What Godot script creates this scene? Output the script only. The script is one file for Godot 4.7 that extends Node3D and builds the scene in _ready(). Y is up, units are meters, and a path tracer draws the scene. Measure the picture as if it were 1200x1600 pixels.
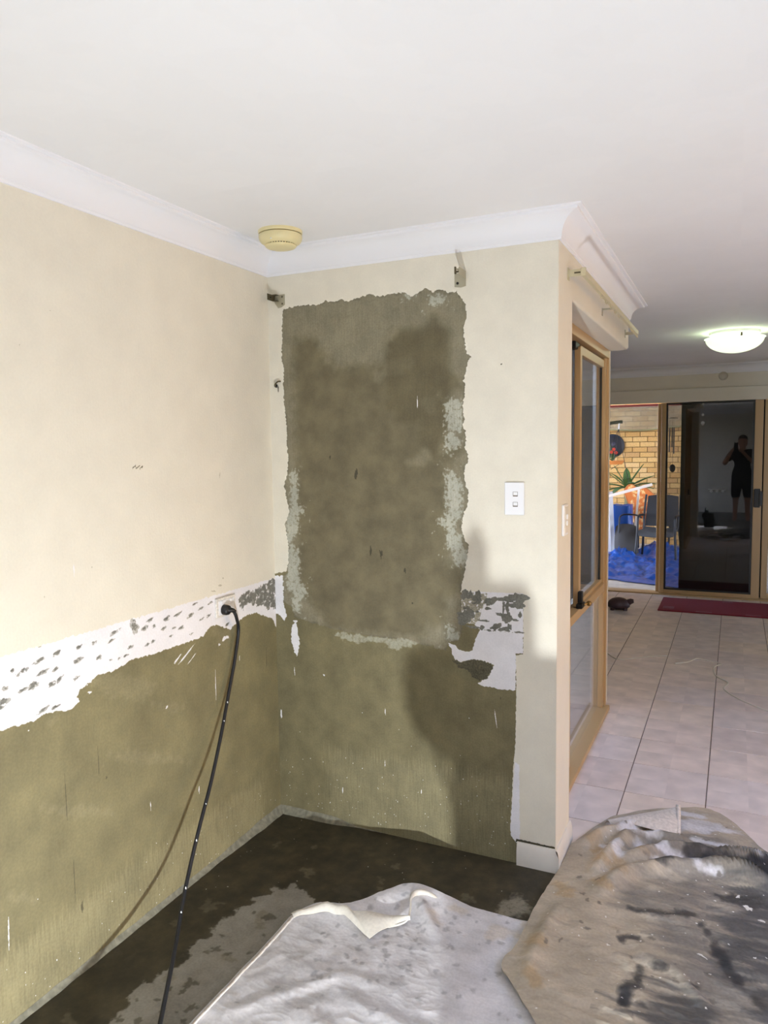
extends Node3D
# A room being re-plastered: bare cement walls in a corner, drop cloths on the floor, a hall of tiles that leads to a patio door.
# Metres, y up. The left wall runs along z, the back wall stub along x; the camera stands at x = 0, z = 0.

const XL := -1.793      # face of the left wall
const ZB := -2.711      # face of the back wall stub
const XC := -0.577      # outer corner of the stub, face of the lintel
const CH := 2.405       # ceiling
const ZR := -2.955      # where the window reveal begins
const ZE := -4.61       # end of the lintel
const ZF := -8.42       # face of the far wall with the sliding door
const XR := 1.9
const ZK := 2.6
const LAMP := Vector3(-0.38, 0.12, -0.78)

const PATCH := [-1721, 2167, -1705, 2179, -1643, 2182, -1602, 2184, -1562, 2177, -1532, 2184, -1517, 2193, -1502, 2186, -1453, 2187, -1439, 2192, -1424, 2181, -1377, 2186, -1320, 2197, -1274, 2185, -1228, 2187, -1174, 2191, -1138, 2173, -1116, 2177, -1098, 2190, -1081, 2198, -1064, 2188, -1051, 2180, -1025, 2186, -1003, 2178, -982, 2170, -954, 2173, -949, 2157, -932, 2140, -920, 2119, -924, 2096, -917, 2072, -926, 2057, -931, 2019, -926, 1971, -921, 1947, -901, 1927, -917, 1916, -921, 1877, -934, 1846, -925, 1814, -930, 1774, -938, 1743, -930, 1710, -935, 1671, -926, 1654, -922, 1614, -931, 1594, -914, 1566, -918, 1534, -931, 1518, -932, 1484, -924, 1445, -916, 1426, -919, 1367, -933, 1348, -940, 1318, -945, 1288, -937, 1259, -930, 1238, -913, 1221, -917, 1201, -923, 1171, -931, 1121, -941, 1081, -947, 1046, -942, 1001, -947, 941, -942, 901, -948, 860, -969, 843, -995, 838, -1011, 803, -1054, 804, -1065, 818, -1108, 814, -1163, 824, -1276, 829, -1392, 834, -1500, 841, -1624, 863, -1699, 879, -1711, 922, -1756, 941, -1752, 1053, -1733, 1060, -1720, 1132, -1726, 1220, -1733, 1275, -1712, 1330, -1723, 1384, -1735, 1439, -1717, 1493, -1712, 1565, -1718, 1619, -1714, 1673, -1722, 1762, -1727, 1851, -1723, 1922, -1731, 1984, -1725, 2097]
const PATCH_CORE := [-1660, 2075, -1660, 1865, -1670, 1600, -1652, 1439, -1653, 1196, -1652, 977, -1620, 883, -1392, 848, -1163, 850, -1000, 883, -968, 1024, -977, 1149, -997, 1272, -1023, 1370, -983, 1494, -973, 1736, -977, 1975, -992, 2059, -1082, 2078, -1109, 2044, -1230, 2061, -1251, 1945, -1372, 1902, -1459, 1920, -1531, 2014, -1605, 2071]
const PATCH_WET := [-1224, 2056, -1109, 2042, -1074, 2073, -997, 2052, -985, 1964, -984, 1736, -1021, 1543, -1100, 1593, -1153, 1693, -1240, 1720, -1249, 1845]
const SMEAR := [-1501, 819, -1476, 832, -1369, 829, -1276, 827, -1163, 832, -1132, 817, -1164, 807, -1226, 782, -1254, 789, -1276, 808, -1346, 807, -1393, 791, -1465, 806]
const PAINT_RIGHT := [-986, 2765, -993, 1833, -960, 1037, -845, 1038, -704, 1050, -704, 820, -733, 812, -730, 687, -733, 476, -743, 349, -748, 221, -753, 131, -748, 104, -728, 83, -503, 72, -521, 2678]
const PAINT_LEFT := [-1797, 2916, -1857, 1064, -1798, 1062, -1736, 1074, -1691, 1167, -1634, 2125, -940, 2137, -888, 2747]
const STRIP_WHITE := [-735, 400, -718, 391, -715, 81, -730, 82, -750, 104, -753, 144, -745, 247]
const FILLER := [-872, 899, -704, 898, -704, 824, -732, 818, -732, 678, -784, 674, -837, 679, -861, 679, -882, 685, -867, 699, -843, 713, -825, 745, -816, 763, -837, 772, -872, 780, -902, 780, -927, 768, -951, 763, -969, 764, -981, 786, -984, 804, -1000, 832, -975, 828, -957, 812, -920, 807, -902, 812, -896, 836, -884, 872]
const BAND := [-943, 1042, -704, 1050, -704, 898, -872, 899, -896, 918, -932, 920, -947, 943, -943, 1001]
const BAND_DULL := [-943, 1036, -842, 1040, -845, 1008, -866, 978, -872, 937, -896, 918, -932, 920, -947, 943]
const DARK_LUMP := [-985, 768, -945, 763, -902, 780, -860, 776, -822, 768, -825, 745, -843, 713, -873, 698, -897, 707, -921, 734, -957, 741]
const CORNER_WHITE := [-1811, 1050, -1752, 1053, -1752, 942, -1738, 876, -1752, 858, -1771, 878, -1783, 889, -1817, 869]
const FLAKE := [-1713, 844, -1693, 859, -1682, 813, -1675, 769, -1691, 709, -1704, 722, -1718, 776]
const CHIPS_BACK := [-928, 1026, 14, 14, 0, -907, 1034, 7, 9, 0, -880, 1026, 14, 16, 0, -829, 1011, 20, 10, 30, -888, 1000, 9, 4, 0, -922, 977, 10, 6, 0, -882, 966, 6, 3, 0, -927, 944, 28, 20, 0, -842, 983, 10, 4, 0, -767, 1024, 31, 9, 0, -724, 1031, 24, 17, 0, -718, 1007, 16, 14, 0, -778, 996, 4, 20, 0, -764, 995, 7, 17, 0, -744, 1002, 12, 7, 0, -787, 964, 16, 5, 0, -761, 966, 6, 7, 0, -767, 949, 14, 17, 0, -737, 947, 11, 3, 0, -854, 934, 16, 3, 0, -810, 917, 16, 10, 30, -778, 908, 16, 7, 0, -863, 906, 7, 6, 0, -836, 898, 9, 3, 0, -755, 918, 6, 11, 0, -715, 967, 5, 10, 0, -718, 902, 11, 3, 0, -896, 906, 19, 5, 0]
const STRIP_LEFT := [-1366, 1043, -2708, 1043, -2743, 1037, -2728, 823, -2709, 825, -2682, 871, -2627, 893, -2557, 923, -2487, 922, -2445, 911, -2404, 900, -2387, 889, -2341, 909, -2296, 929, -2251, 924, -2221, 903, -2178, 899, -2097, 901, -2019, 902, -1970, 901, -1876, 908, -1842, 909, -1809, 898, -1755, 892, -1699, 900, -1679, 886, -1635, 876, -1619, 854, -1628, 840, -1603, 825, -1576, 823, -1549, 835, -1489, 842, -1464, 834, -1399, 839, -1353, 841]
const GREY_LEFT := [-2450, 1005, -2492, 1017, -2579, 1022, -2690, 1040, -2728, 1037, -2726, 900, -2684, 919, -2647, 913, -2620, 942, -2575, 942, -2558, 959, -2523, 959, -2507, 974, -2472, 951, -2448, 975]
const CHIPS_LEFT := [-1554, 1006, 15, 6, 12, -1636, 1005, 12, 5, 12, -1696, 1004, 10, 5, 12, -1766, 993, 13, 4, 12, -1783, 1017, 23, 5, 12, -1868, 1017, 18, 21, 12, -1916, 999, 18, 7, 12, -1944, 1023, 15, 5, 12, -2022, 1008, 21, 7, 12, -2086, 1013, 23, 5, 12, -2152, 994, 16, 6, 12, -2212, 1009, 18, 4, 12, -2271, 1019, 15, 5, 12, -2257, 972, 14, 6, 12, -2213, 968, 14, 4, 12, -2100, 960, 14, 6, 12, -2061, 969, 10, 4, 12, -2008, 979, 14, 6, 12, -1959, 996, 8, 6, 12, -2043, 944, 10, 4, 12, -2152, 926, 12, 3, 12, -1845, 952, 13, 5, 12, -1924, 941, 14, 5, 12, -1954, 946, 10, 6, 12, -1827, 929, 10, 4, 12, -1797, 928, 9, 3, 12, -1713, 953, 12, 7, 12, -1760, 932, 6, 3, 12, -1629, 965, 15, 7, 12, -1490, 1000, 25, 5, 12, -1503, 964, 21, 6, 12, -1547, 961, 12, 6, 12, -1440, 987, 11, 6, 12, -1403, 996, 8, 5, 12, -1420, 981, 8, 5, 12, -1376, 954, 9, 7, 12, -1466, 934, 17, 9, 12, -1433, 933, 15, 5, 12, -1560, 928, 14, 5, 30, -1533, 921, 15, 8, 12, -1620, 913, 11, 5, 12, -1365, 914, 23, 12, 25, -1498, 855, 21, 6, 12, -1537, 848, 14, 5, 12, -2369, 915, 15, 5, 12, -2178, 1032, 14, 3, 12]
const FLAKES_LEFT := [-2357, 864, 28, 13, 0, -2312, 846, 8, 7, 0, -2121, 858, 61, 4, 30, -2068, 850, 34, 5, 35, -2154, 836, 34, 3, 30, -1669, 854, 10, 5, 12, -2008, 696, 6, 4, 12, -1444, 812, 4, 2, 0]
const DRIP := [-1515, 846, -1545, 840, -1548, 806, -1537, 783, -1525, 799]
const DRY := [-1443, -2258, -1519, -2116, -1540, -2028, -1539, -1999, -1551, -1907, -1554, -1823, -1536, -1742, -1568, -1667, -1578, -1594, -1558, -1496, -1548, -1457, -1495, -1249, -760, -1578, -832, -2235, -1282, -2131, -1306, -2173, -1365, -2218, -1433, -2263]
const DRY_SPOT := [-691, -2514, -659, -2499, -611, -2455, -615, -2383, -710, -2356, -718, -2407, -698, -2457]
const LIGHT_SPOTS := [-1144, -2502, -1648, -2015, -1156, -2398, -1130, -2343, -1134, -2298, -1434, -2334, -1503, -2500, -826, -2417, -1651, -2459, -1413, -1997, -1646, -2016, -1685, -1888, -1668, -1422, -1619, -2036, -1526, -1674, -1412, -1815, -1438, -2028]
const DARK_SPOTS := [-1756, -1682, -1700, -1692, -1734, -1784, -1378, -1602, -1443, -1637, -1447, -1680, -1487, -1497, -1474, -1833, -1410, -2045]
const SHEET_A_BACK := [-1333, -2048, -1317, -2098, -1270, -2146, -1171, -2174, -1086, -2276, -1013, -2342, -901, -2358, -759, -2355, -617, -2364, -503, -2384]
const SHEET_B_LEFT := [-556, -2901, -564, -2690, -588, -2451, -595, -2227, -614, -2111, -560, -2039, -474, -1935, -358, -1782]
const SHEET_B_BACK := [-554, -2892, -519, -3005, -474, -3122, -429, -3202, -340, -3290, -186, -3388, -65, -3422, 35, -3326, 147, -3126]
const FLAP_A_TOP := [-1339, 12, -2070, -1293, 30, -2099, -1235, 40, -2139, -1168, 40, -2145, -1133, 40, -2133, -1033, 35, -2163, -949, 35, -2185]
const FLAP_A_LOW := [-1316, 15, -2049, -1273, 22, -2083, -1217, 24, -2112, -1159, 24, -2118, -1032, 22, -2050, -998, 24, -2122, -943, 28, -2176]
const HEM_A := [-1003, 20, -2134, -967, 30, -2148, -952, 35, -2176, -962, 45, -2223, -977, 50, -2263, -974, 50, -2301, -941, 40, -2325, -894, 20, -2328]
const FLAP_B_TOP := [-463, 30, -3100, -410, 50, -3121, -328, 60, -3177, -246, 60, -3249, -183, 55, -3325]
const FLAP_B_LOW := [-430, 40, -3082, -353, 60, -3072, -286, 60, -3068, -219, 50, -3068, -169, 40, -3105]
const SOOT_MARKS := [[-168, -2557, 98, 18, -13], [-11, -2410, 132, 17, 67], [-236, -2155, 97, 13, -76], [-228, -2084, 43, 7, -21], [-182, -2269, 44, 9, -17], [-276, -2380, 45, 11, -19], [-78, -2245, 35, 7, 78], [100, -2235, 38, 13, 60], [-11, -2970, 161, 47, 0], [119, -2967, 71, 60, 35], [-222, -2839, 41, 16, -8], [34, -2737, 88, 20, 3]]
const FOLDS := [[-0.504, -2.92, -0.376, -3.058, 0.035, 0.03], [-0.376, -3.058, -0.309, -3.121, 0.035, 0.03], [-0.431, -2.729, -0.366, -2.98, 0.035, 0.035], [-0.366, -2.98, -0.25, -3.02, 0.035, 0.035], [-0.25, -3.02, -0.134, -3.045, 0.035, 0.035], [-0.392, -2.626, -0.32, -2.746, 0.045, 0.03], [-0.32, -2.746, -0.179, -2.849, 0.045, 0.03], [-0.179, -2.849, -0.039, -2.9, 0.045, 0.03], [-0.039, -2.9, 0.138, -2.867, 0.045, 0.03], [-0.058, -2.939, 0.138, -2.88, 0.04, 0.025], [-0.348, -2.836, -0.211, -2.97, 0.035, 0.03], [-0.211, -2.97, -0.087, -2.999, 0.035, 0.03], [-0.087, -2.999, 0.145, -3.076, 0.035, 0.03], [-0.515, -2.438, -0.535, -2.247, 0.03, 0.012], [-0.535, -2.247, -0.535, -2.087, 0.03, 0.012], [-0.233, -2.314, -0.12, -2.271, 0.02, 0.01], [-0.12, -2.271, -0.046, -2.163, 0.02, 0.01], [-0.235, -2.523, -0.06, -2.563, 0.02, 0.008]]

var M := {}
var taken := {}


# ------------------------------------------------------------------ mesh building
class MB:
	var v := PackedVector3Array()
	var n := PackedVector3Array()
	var t := PackedVector2Array()
	var c := PackedColorArray()
	var ix := PackedInt32Array()
	var tint := Color.WHITE

	func vert(p: Vector3, nn: Vector3, uv := Vector2.ZERO) -> int:
		v.append(p)
		n.append(nn)
		t.append(uv)
		c.append(tint)
		return v.size() - 1

	func tri(a: int, b: int, d: int) -> void:
		var g := (v[b] - v[a]).cross(v[d] - v[a])
		if g.dot(n[a] + n[b] + n[d]) < 0.0:
			ix.append_array([a, b, d])
		else:
			ix.append_array([a, d, b])

	func four(a: int, b: int, d: int, e: int) -> void:
		tri(a, b, d)
		tri(a, d, e)

	func quad(a: Vector3, b: Vector3, d: Vector3, e: Vector3, nn: Vector3, ua := Vector2(0, 1), ub := Vector2(1, 1), ud := Vector2(1, 0), ue := Vector2(0, 0)) -> void:
		four(vert(a, nn, ua), vert(b, nn, ub), vert(d, nn, ud), vert(e, nn, ue))

	func box(at: Vector3, size: Vector3, bev := 0.0, turn := Basis()) -> void:
		var h := size * 0.5
		var b := minf(bev, minf(h.x, minf(h.y, h.z)) * 0.9)
		var id := {}
		for sx in [-1, 1]:
			for sy in [-1, 1]:
				for sz in [-1, 1]:
					var s := Vector3(sx, sy, sz)
					for k in 3:
						var q := h - Vector3(b, b, b)
						q[k] = h[k]
						var nn := Vector3.ZERO
						nn[k] = s[k]
						id[[sx, sy, sz, k]] = vert(at + turn * (q * s), turn * nn, Vector2(q[(k + 1) % 3] * s[(k + 1) % 3], q[(k + 2) % 3] * s[(k + 2) % 3]))
		for k in 3:
			for s in [-1, 1]:
				var r := []
				for w in [[-1, -1], [1, -1], [1, 1], [-1, 1]]:
					var key := [0, 0, 0, k]
					key[k] = s
					key[(k + 1) % 3] = w[0]
					key[(k + 2) % 3] = w[1]
					r.append(id[key])
				four(r[0], r[1], r[2], r[3])
		if b <= 0.0:
			return
		for k in 3:                               # edges that run along axis k
			var p := (k + 1) % 3
			var q := (k + 2) % 3
			for sp in [-1, 1]:
				for sq in [-1, 1]:
					var r := []
					for w in [[-1, p], [1, p], [1, q], [-1, q]]:
						var key := [0, 0, 0, w[1]]
						key[k] = w[0]
						key[p] = sp
						key[q] = sq
						r.append(id[key])
					four(r[0], r[1], r[2], r[3])
		for sx in [-1, 1]:
			for sy in [-1, 1]:
				for sz in [-1, 1]:
					tri(id[[sx, sy, sz, 0]], id[[sx, sy, sz, 1]], id[[sx, sy, sz, 2]])

	func tube(path: Array, radius, seg := 8, squash := 1.0) -> void:
		var up := Vector3.UP
		var rings := []
		var count := path.size()
		for k in count:
			var d: Vector3 = (path[mini(k + 1, count - 1)] - path[maxi(k - 1, 0)]).normalized()
			if absf(d.dot(up)) > 0.95:
				up = Vector3.RIGHT if absf(d.x) < 0.9 else Vector3.BACK
			var side := d.cross(up).normalized()
			up = side.cross(d).normalized()
			var r: float = radius[k] if radius is Array else radius
			var ring := []
			for s in seg:
				var a := TAU * s / seg
				var nn := side * cos(a) + up * sin(a)
				ring.append(vert(path[k] + (side * cos(a) + up * sin(a) * squash) * r, nn, Vector2(float(s) / seg, k)))
			rings.append(ring)
		for k in count - 1:
			for s in seg:
				four(rings[k][s], rings[k][(s + 1) % seg], rings[k + 1][(s + 1) % seg], rings[k + 1][s])
		for e in [0, count - 1]:
			var d: Vector3 = (path[0] - path[1]).normalized() if e == 0 else (path[count - 1] - path[count - 2]).normalized()
			var mid := vert(path[e], d)
			var r := []
			for s in seg:
				r.append(vert(v[rings[e][s]], d))
			for s in seg:
				tri(mid, r[s], r[(s + 1) % seg])

	func lathe(at: Vector3, profile: Array, seg := 24, turn := Basis()) -> void:
		for k in profile.size() - 1:
			var a: Vector2 = profile[k]
			var b: Vector2 = profile[k + 1]
			var d := b - a
			if d.length() < 1e-6:
				continue
			var na := Vector2(d.y, -d.x).normalized()
			var nb := na
			if k > 0:
				var e: Vector2 = a - profile[k - 1]
				var m := Vector2(e.y, -e.x).normalized()
				if m.dot(na) > 0.7:
					na = (na + m).normalized()
			if k < profile.size() - 2:
				var e: Vector2 = profile[k + 2] - b
				var m := Vector2(e.y, -e.x).normalized()
				if m.dot(nb) > 0.7:
					nb = (nb + m).normalized()
			var ra := []
			var rb := []
			for s in seg + 1:
				var g := TAU * s / seg
				var o := Vector3(cos(g), 0, sin(g))
				ra.append(vert(at + turn * (o * a.x + Vector3(0, a.y, 0)), turn * (o * na.x + Vector3(0, na.y, 0)), Vector2(float(s) / seg, k)))
				rb.append(vert(at + turn * (o * b.x + Vector3(0, b.y, 0)), turn * (o * nb.x + Vector3(0, nb.y, 0)), Vector2(float(s) / seg, k + 1)))
			for s in seg:
				if a.x > 1e-6:
					tri(ra[s], ra[s + 1], rb[s + 1])
				if b.x > 1e-6:
					tri(ra[s], rb[s + 1], rb[s])

	func prism(poly: PackedVector2Array, depth: float, xf := Transform3D()) -> void:
		# poly in the local xy plane, from z = -depth / 2 to depth / 2
		var pl := poly
		if Geometry2D.is_polygon_clockwise(pl):
			pl = pl.duplicate()
			pl.reverse()
		var cut := Geometry2D.triangulate_polygon(pl)
		for s in [-1.0, 1.0]:
			var nn: Vector3 = xf.basis * Vector3(0, 0, s)
			var base := v.size()
			for p in pl:
				vert(xf * Vector3(p.x, p.y, s * depth * 0.5), nn.normalized(), p)
			for k in cut.size() / 3:
				tri(base + cut[k * 3], base + cut[k * 3 + 1], base + cut[k * 3 + 2])
		for k in pl.size():
			var a := pl[k]
			var b := pl[(k + 1) % pl.size()]
			var d := (b - a).normalized()
			var nn := (xf.basis * Vector3(d.y, -d.x, 0)).normalized()
			quad(xf * Vector3(a.x, a.y, -depth * 0.5), xf * Vector3(b.x, b.y, -depth * 0.5), xf * Vector3(b.x, b.y, depth * 0.5), xf * Vector3(a.x, a.y, depth * 0.5), nn)

	func sweep(profile: Array, path: Array, inward: Array, y0: float) -> void:
		# profile of Vector2(out from the wall, up) carried along a path of Vector2(x, z) with mitres; inward[k] is the room-side normal of leg k
		var count := path.size()
		var mit := []
		for k in count:
			var a: Vector2 = inward[maxi(k - 1, 0)]
			var b: Vector2 = inward[mini(k, count - 2)]
			mit.append(a if a.is_equal_approx(b) else a + b)
		for k in count - 1:
			var nn: Vector2 = inward[k]
			for j in profile.size() - 1:
				var p: Vector2 = profile[j]
				var q: Vector2 = profile[j + 1]
				var n0 := _bend(profile, j, nn, false)
				var n1 := _bend(profile, j, nn, true)
				var pts := []
				for w in [[k, p, n0], [k + 1, p, n0], [k + 1, q, n1], [k, q, n1]]:
					var o: Vector2 = path[w[0]] + mit[w[0]] * w[1].x
					pts.append(vert(Vector3(o.x, y0 + w[1].y, o.y), w[2]))
				four(pts[0], pts[1], pts[2], pts[3])

	func _bend(profile: Array, j: int, nn: Vector2, far: bool) -> Vector3:
		var d: Vector2 = (profile[j + 1] - profile[j]).normalized()
		var o := Vector2(d.y, -d.x)
		var w := j + 1 if far else j - 1
		if w >= 0 and w < profile.size() - 1:
			var e: Vector2 = (profile[w + 1] - profile[w]).normalized()
			var m := Vector2(e.y, -e.x)
			if m.dot(o) > 0.75:
				o = (o + m).normalized()
		return Vector3(nn.x * o.x, o.y, nn.y * o.x)

	func sheet(rows: Array, thick: float, uvs: Array = []) -> void:
		# rows of points as a cloth with two faces and a rim
		var nr := rows.size()
		var nc: int = rows[0].size()
		var nor := []
		for r in nr:
			var line := []
			for k in nc:
				var du: Vector3 = rows[r][mini(k + 1, nc - 1)] - rows[r][maxi(k - 1, 0)]
				var dv: Vector3 = rows[mini(r + 1, nr - 1)][k] - rows[maxi(r - 1, 0)][k]
				var g := dv.cross(du)
				line.append(g.normalized() if g.length() > 1e-12 else Vector3.UP)
			nor.append(line)
		var face := []
		for s in [1.0, -1.0]:
			var ids := []
			for r in nr:
				var line := []
				for k in nc:
					var uv: Vector2 = uvs[r][k] if uvs.size() else Vector2(float(k) / (nc - 1), float(r) / (nr - 1))
					line.append(vert(rows[r][k] + nor[r][k] * thick * 0.5 * s, nor[r][k] * s, uv))
				ids.append(line)
			for r in nr - 1:
				for k in nc - 1:
					four(ids[r][k], ids[r][k + 1], ids[r + 1][k + 1], ids[r + 1][k])
			face.append(ids)
		var rim := []
		for k in nc:
			rim.append([0, k])
		for r in range(1, nr):
			rim.append([r, nc - 1])
		for k in range(nc - 2, -1, -1):
			rim.append([nr - 1, k])
		for r in range(nr - 2, 0, -1):
			rim.append([r, 0])
		var mid: Vector3 = rows[nr / 2][nc / 2]
		for k in rim.size():
			var a: Array = rim[k]
			var b: Array = rim[(k + 1) % rim.size()]
			var pa := v[face[0][a[0]][a[1]]]
			var pb := v[face[0][b[0]][b[1]]]
			var qa := v[face[1][a[0]][a[1]]]
			var qb := v[face[1][b[0]][b[1]]]
			var o := (pb - pa).cross(qa - pa)
			o = o.normalized() if o.length() > 1e-12 else Vector3.UP
			if o.dot(pa - mid) < 0.0:
				o = -o
			var ua := t[face[0][a[0]][a[1]]]
			var ub := t[face[0][b[0]][b[1]]]
			quad(pa, pb, qb, qa, o, ua, ub, ub, ua)

	func sphere(at: Vector3, r: Vector3, seg := 16, rings := 10) -> void:
		var ids := []
		for j in rings + 1:
			var a := PI * j / rings
			var line := []
			for s in seg + 1:
				var g := TAU * s / seg
				var o := Vector3(sin(a) * cos(g), cos(a), sin(a) * sin(g))
				line.append(vert(at + o * r, (o / r).normalized(), Vector2(float(s) / seg, float(j) / rings)))
			ids.append(line)
		for j in rings:
			for s in seg:
				if j > 0:
					tri(ids[j][s], ids[j][s + 1], ids[j + 1][s + 1])
				if j < rings - 1:
					tri(ids[j][s], ids[j + 1][s + 1], ids[j + 1][s])

	func into(mesh: ArrayMesh, m: Material) -> ArrayMesh:
		var a := []
		a.resize(Mesh.ARRAY_MAX)
		a[Mesh.ARRAY_VERTEX] = v
		a[Mesh.ARRAY_NORMAL] = n
		a[Mesh.ARRAY_TEX_UV] = t
		a[Mesh.ARRAY_COLOR] = c
		a[Mesh.ARRAY_INDEX] = ix
		mesh.add_surface_from_arrays(Mesh.PRIMITIVE_TRIANGLES, a)
		mesh.surface_set_material(mesh.get_surface_count() - 1, m)
		return mesh


# ------------------------------------------------------------------ pictures of what surfaces are made of
class Pic:
	# a map of materials over a surface; millimetres in, texels out
	var w: int
	var h: int
	var x0: float
	var y0: float
	var k: float
	var down: float
	var reg := PackedByteArray()
	var wob := FastNoiseLite.new()

	func _init(left: float, top: float, wide: float, high: float, mm: float, y_down := true) -> void:
		x0 = left
		y0 = top
		k = mm
		down = 1.0 if y_down else -1.0
		w = int(wide / mm)
		h = int(high / mm)
		reg.resize(w * h)
		wob.seed = 5
		wob.frequency = 0.055
		wob.fractal_octaves = 4

	func at(mx: float, my: float) -> Vector2:
		return Vector2((mx - x0) / k, (y0 - my) * down / k)

	func fill(flat: Array, id: int, amp := 0.0, salt := 0.0) -> void:
		var pts := PackedVector2Array()
		var count := flat.size() / 2
		for j in count:
			var a := Vector2(flat[j * 2], flat[j * 2 + 1])
			var b := Vector2(flat[(j * 2 + 2) % flat.size()], flat[(j * 2 + 3) % flat.size()])
			var steps := maxi(1, int(a.distance_to(b) / 3.0)) if amp > 0.0 else 1
			for s in steps:
				var p := a.lerp(b, float(s) / steps)
				if amp > 0.0:
					p += Vector2(wob.get_noise_2d(p.x + salt, p.y), wob.get_noise_2d(p.x + salt + 900.0, p.y)) * amp
				pts.append(at(p.x, p.y))
		scan(pts, id)

	func oval(cx: float, cy: float, rx: float, ry: float, deg: float, id: int, amp := 0.25) -> void:
		var pts := PackedVector2Array()
		var c := cos(deg_to_rad(deg))
		var s := sin(deg_to_rad(deg))
		for j in 40:
			var g := TAU * j / 40
			var f := 1.0 + amp * 2.0 * wob.get_noise_2d(cx * 3.1 + cos(g) * 11.0, cy * 2.3 + sin(g) * 11.0)
			var o := Vector2(cos(g) * rx, sin(g) * ry) * f
			pts.append(at(cx + o.x * c - o.y * s, cy + o.x * s + o.y * c))
		scan(pts, id)

	func scan(pts: PackedVector2Array, id: int) -> void:
		var rows := {}
		for j in pts.size():
			var a := pts[j]
			var b := pts[(j + 1) % pts.size()]
			if a.y > b.y:
				var q := a
				a = b
				b = q
			for y in range(maxi(0, int(ceil(a.y - 0.5))), mini(h, int(ceil(b.y - 0.5)))):
				var x := a.x + (b.x - a.x) * (y + 0.5 - a.y) / (b.y - a.y)
				if rows.has(y):
					rows[y].append(x)
				else:
					rows[y] = [x]
		for y in rows:
			var xs: Array = rows[y]
			xs.sort()
			for j in range(0, xs.size() - 1, 2):
				for x in range(maxi(0, int(round(xs[j]))), mini(w, int(round(xs[j + 1])))):
					reg[y * w + x] = id

	func grain(freq: float, oct: int, salt: int, sx := 1.0, sy := 1.0, ridged := false) -> PackedByteArray:
		# noise in bytes, drawn out sx times across and sy times down
		var f := FastNoiseLite.new()
		if ridged:
			f.fractal_type = FastNoiseLite.FRACTAL_RIDGED
		f.seed = salt
		f.frequency = freq
		f.fractal_octaves = oct
		f.fractal_gain = 0.55
		var im := f.get_image(maxi(4, int(w / sx)), maxi(4, int(h / sy)), false, false, true)
		if im.get_width() != w or im.get_height() != h:
			im.resize(w, h, Image.INTERPOLATE_CUBIC)
		return im.get_data()

	func mask(blur_mm: float, draw: Callable) -> PackedByteArray:
		# what draw() fills, as a soft-edged map of 0 to 255
		var kept := reg
		reg = PackedByteArray()
		reg.resize(w * h)
		draw.call()
		var im := Image.create_from_data(w, h, false, Image.FORMAT_L8, reg)
		reg = kept
		var cut := maxf(1.0, blur_mm / k)
		im.resize(maxi(4, int(w / cut)), maxi(4, int(h / cut)), Image.INTERPOLATE_BILINEAR if cut < 3.0 else Image.INTERPOLATE_TRILINEAR)
		im.resize(w, h, Image.INTERPOLATE_CUBIC)
		return im.get_data()

	var layers := []

	func layer(m: PackedByteArray, r: int, g: int, b: int, amount: int, soft: int, ragged: int, n: PackedByteArray, only: Array = [], flip := false) -> void:
		# matter laid over the rest: thick where the map is high, its rim broken up by noise (ragged, percent)
		layers.append([m, r, g, b, amount, soft, ragged, n, only, flip])

	func speck(from: PackedByteArray, over: int, on: int, id: int) -> void:
		# where that noise is high, one material shows through another
		for j in reg.size():
			if reg[j] == on and from[j] > over:
				reg[j] = id

	func compose(kinds: Array, n1: PackedByteArray, n2: PackedByteArray, n3: PackedByteArray, relief := PackedByteArray()) -> Array:
		# kinds: [red, green, blue, share of each noise (percent), height, blue shift]
		var cr := PackedInt32Array()
		var cg := PackedInt32Array()
		var cb := PackedInt32Array()
		var s1 := PackedInt32Array()
		var s2 := PackedInt32Array()
		var s3 := PackedInt32Array()
		var ht := PackedInt32Array()
		for q in kinds:
			cr.append(q[0])
			cg.append(q[1])
			cb.append(q[2])
			s1.append(q[3])
			s2.append(q[4])
			s3.append(q[5])
			ht.append(q[6])
		var rgb := PackedByteArray()
		rgb.resize(w * h * 3)
		var hi := PackedByteArray()
		hi.resize(w * h)
		var o := 0
		for j in w * h:
			var r := reg[j]
			var f := 12800 + (n1[j] - 128) * s1[r] + (n2[j] - 128) * s2[r] + (n3[j] - 128) * s3[r]
			rgb[o] = clampi(cr[r] * f / 12800, 0, 255)
			rgb[o + 1] = clampi(cg[r] * f / 12800, 0, 255)
			rgb[o + 2] = clampi(cb[r] * f / 12800, 0, 255)
			o += 3
			hi[j] = clampi(ht[r] + (n2[j] - 128) / 8 + (n3[j] - 128) / 12, 0, 255)
		if relief.size():
			hi = relief
		for q in layers:
			var m: PackedByteArray = q[0]
			var n: PackedByteArray = q[7]
			var r: int = q[1]
			var g: int = q[2]
			var b: int = q[3]
			var amount: int = q[4]
			var soft: int = q[5]
			var ragged: int = q[6]
			var flip: bool = q[9]
			var ok := PackedByteArray()
			ok.resize(32)
			ok.fill(0 if q[8].size() else 1)
			for i in q[8]:
				ok[i] = 1
			for j in w * h:
				if ok[reg[j]] == 0:
					continue
				var v := (255 - m[j]) if flip else m[j]
				if v == 0:
					continue
				v = (v + (n[j] - 128) * ragged / 100 - 128 + soft) * 128 / soft
				if v <= 0:
					continue
				v = mini(v, 256) * amount / 100
				var f := 12800 + (n2[j] - 128) * 7 + (n1[j] - 128) * 7 + (n3[j] - 128) * 5
				rgb[j * 3] += (r * f / 12800 - rgb[j * 3]) * v / 256
				rgb[j * 3 + 1] += (g * f / 12800 - rgb[j * 3 + 1]) * v / 256
				rgb[j * 3 + 2] += (b * f / 12800 - rgb[j * 3 + 2]) * v / 256
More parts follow.
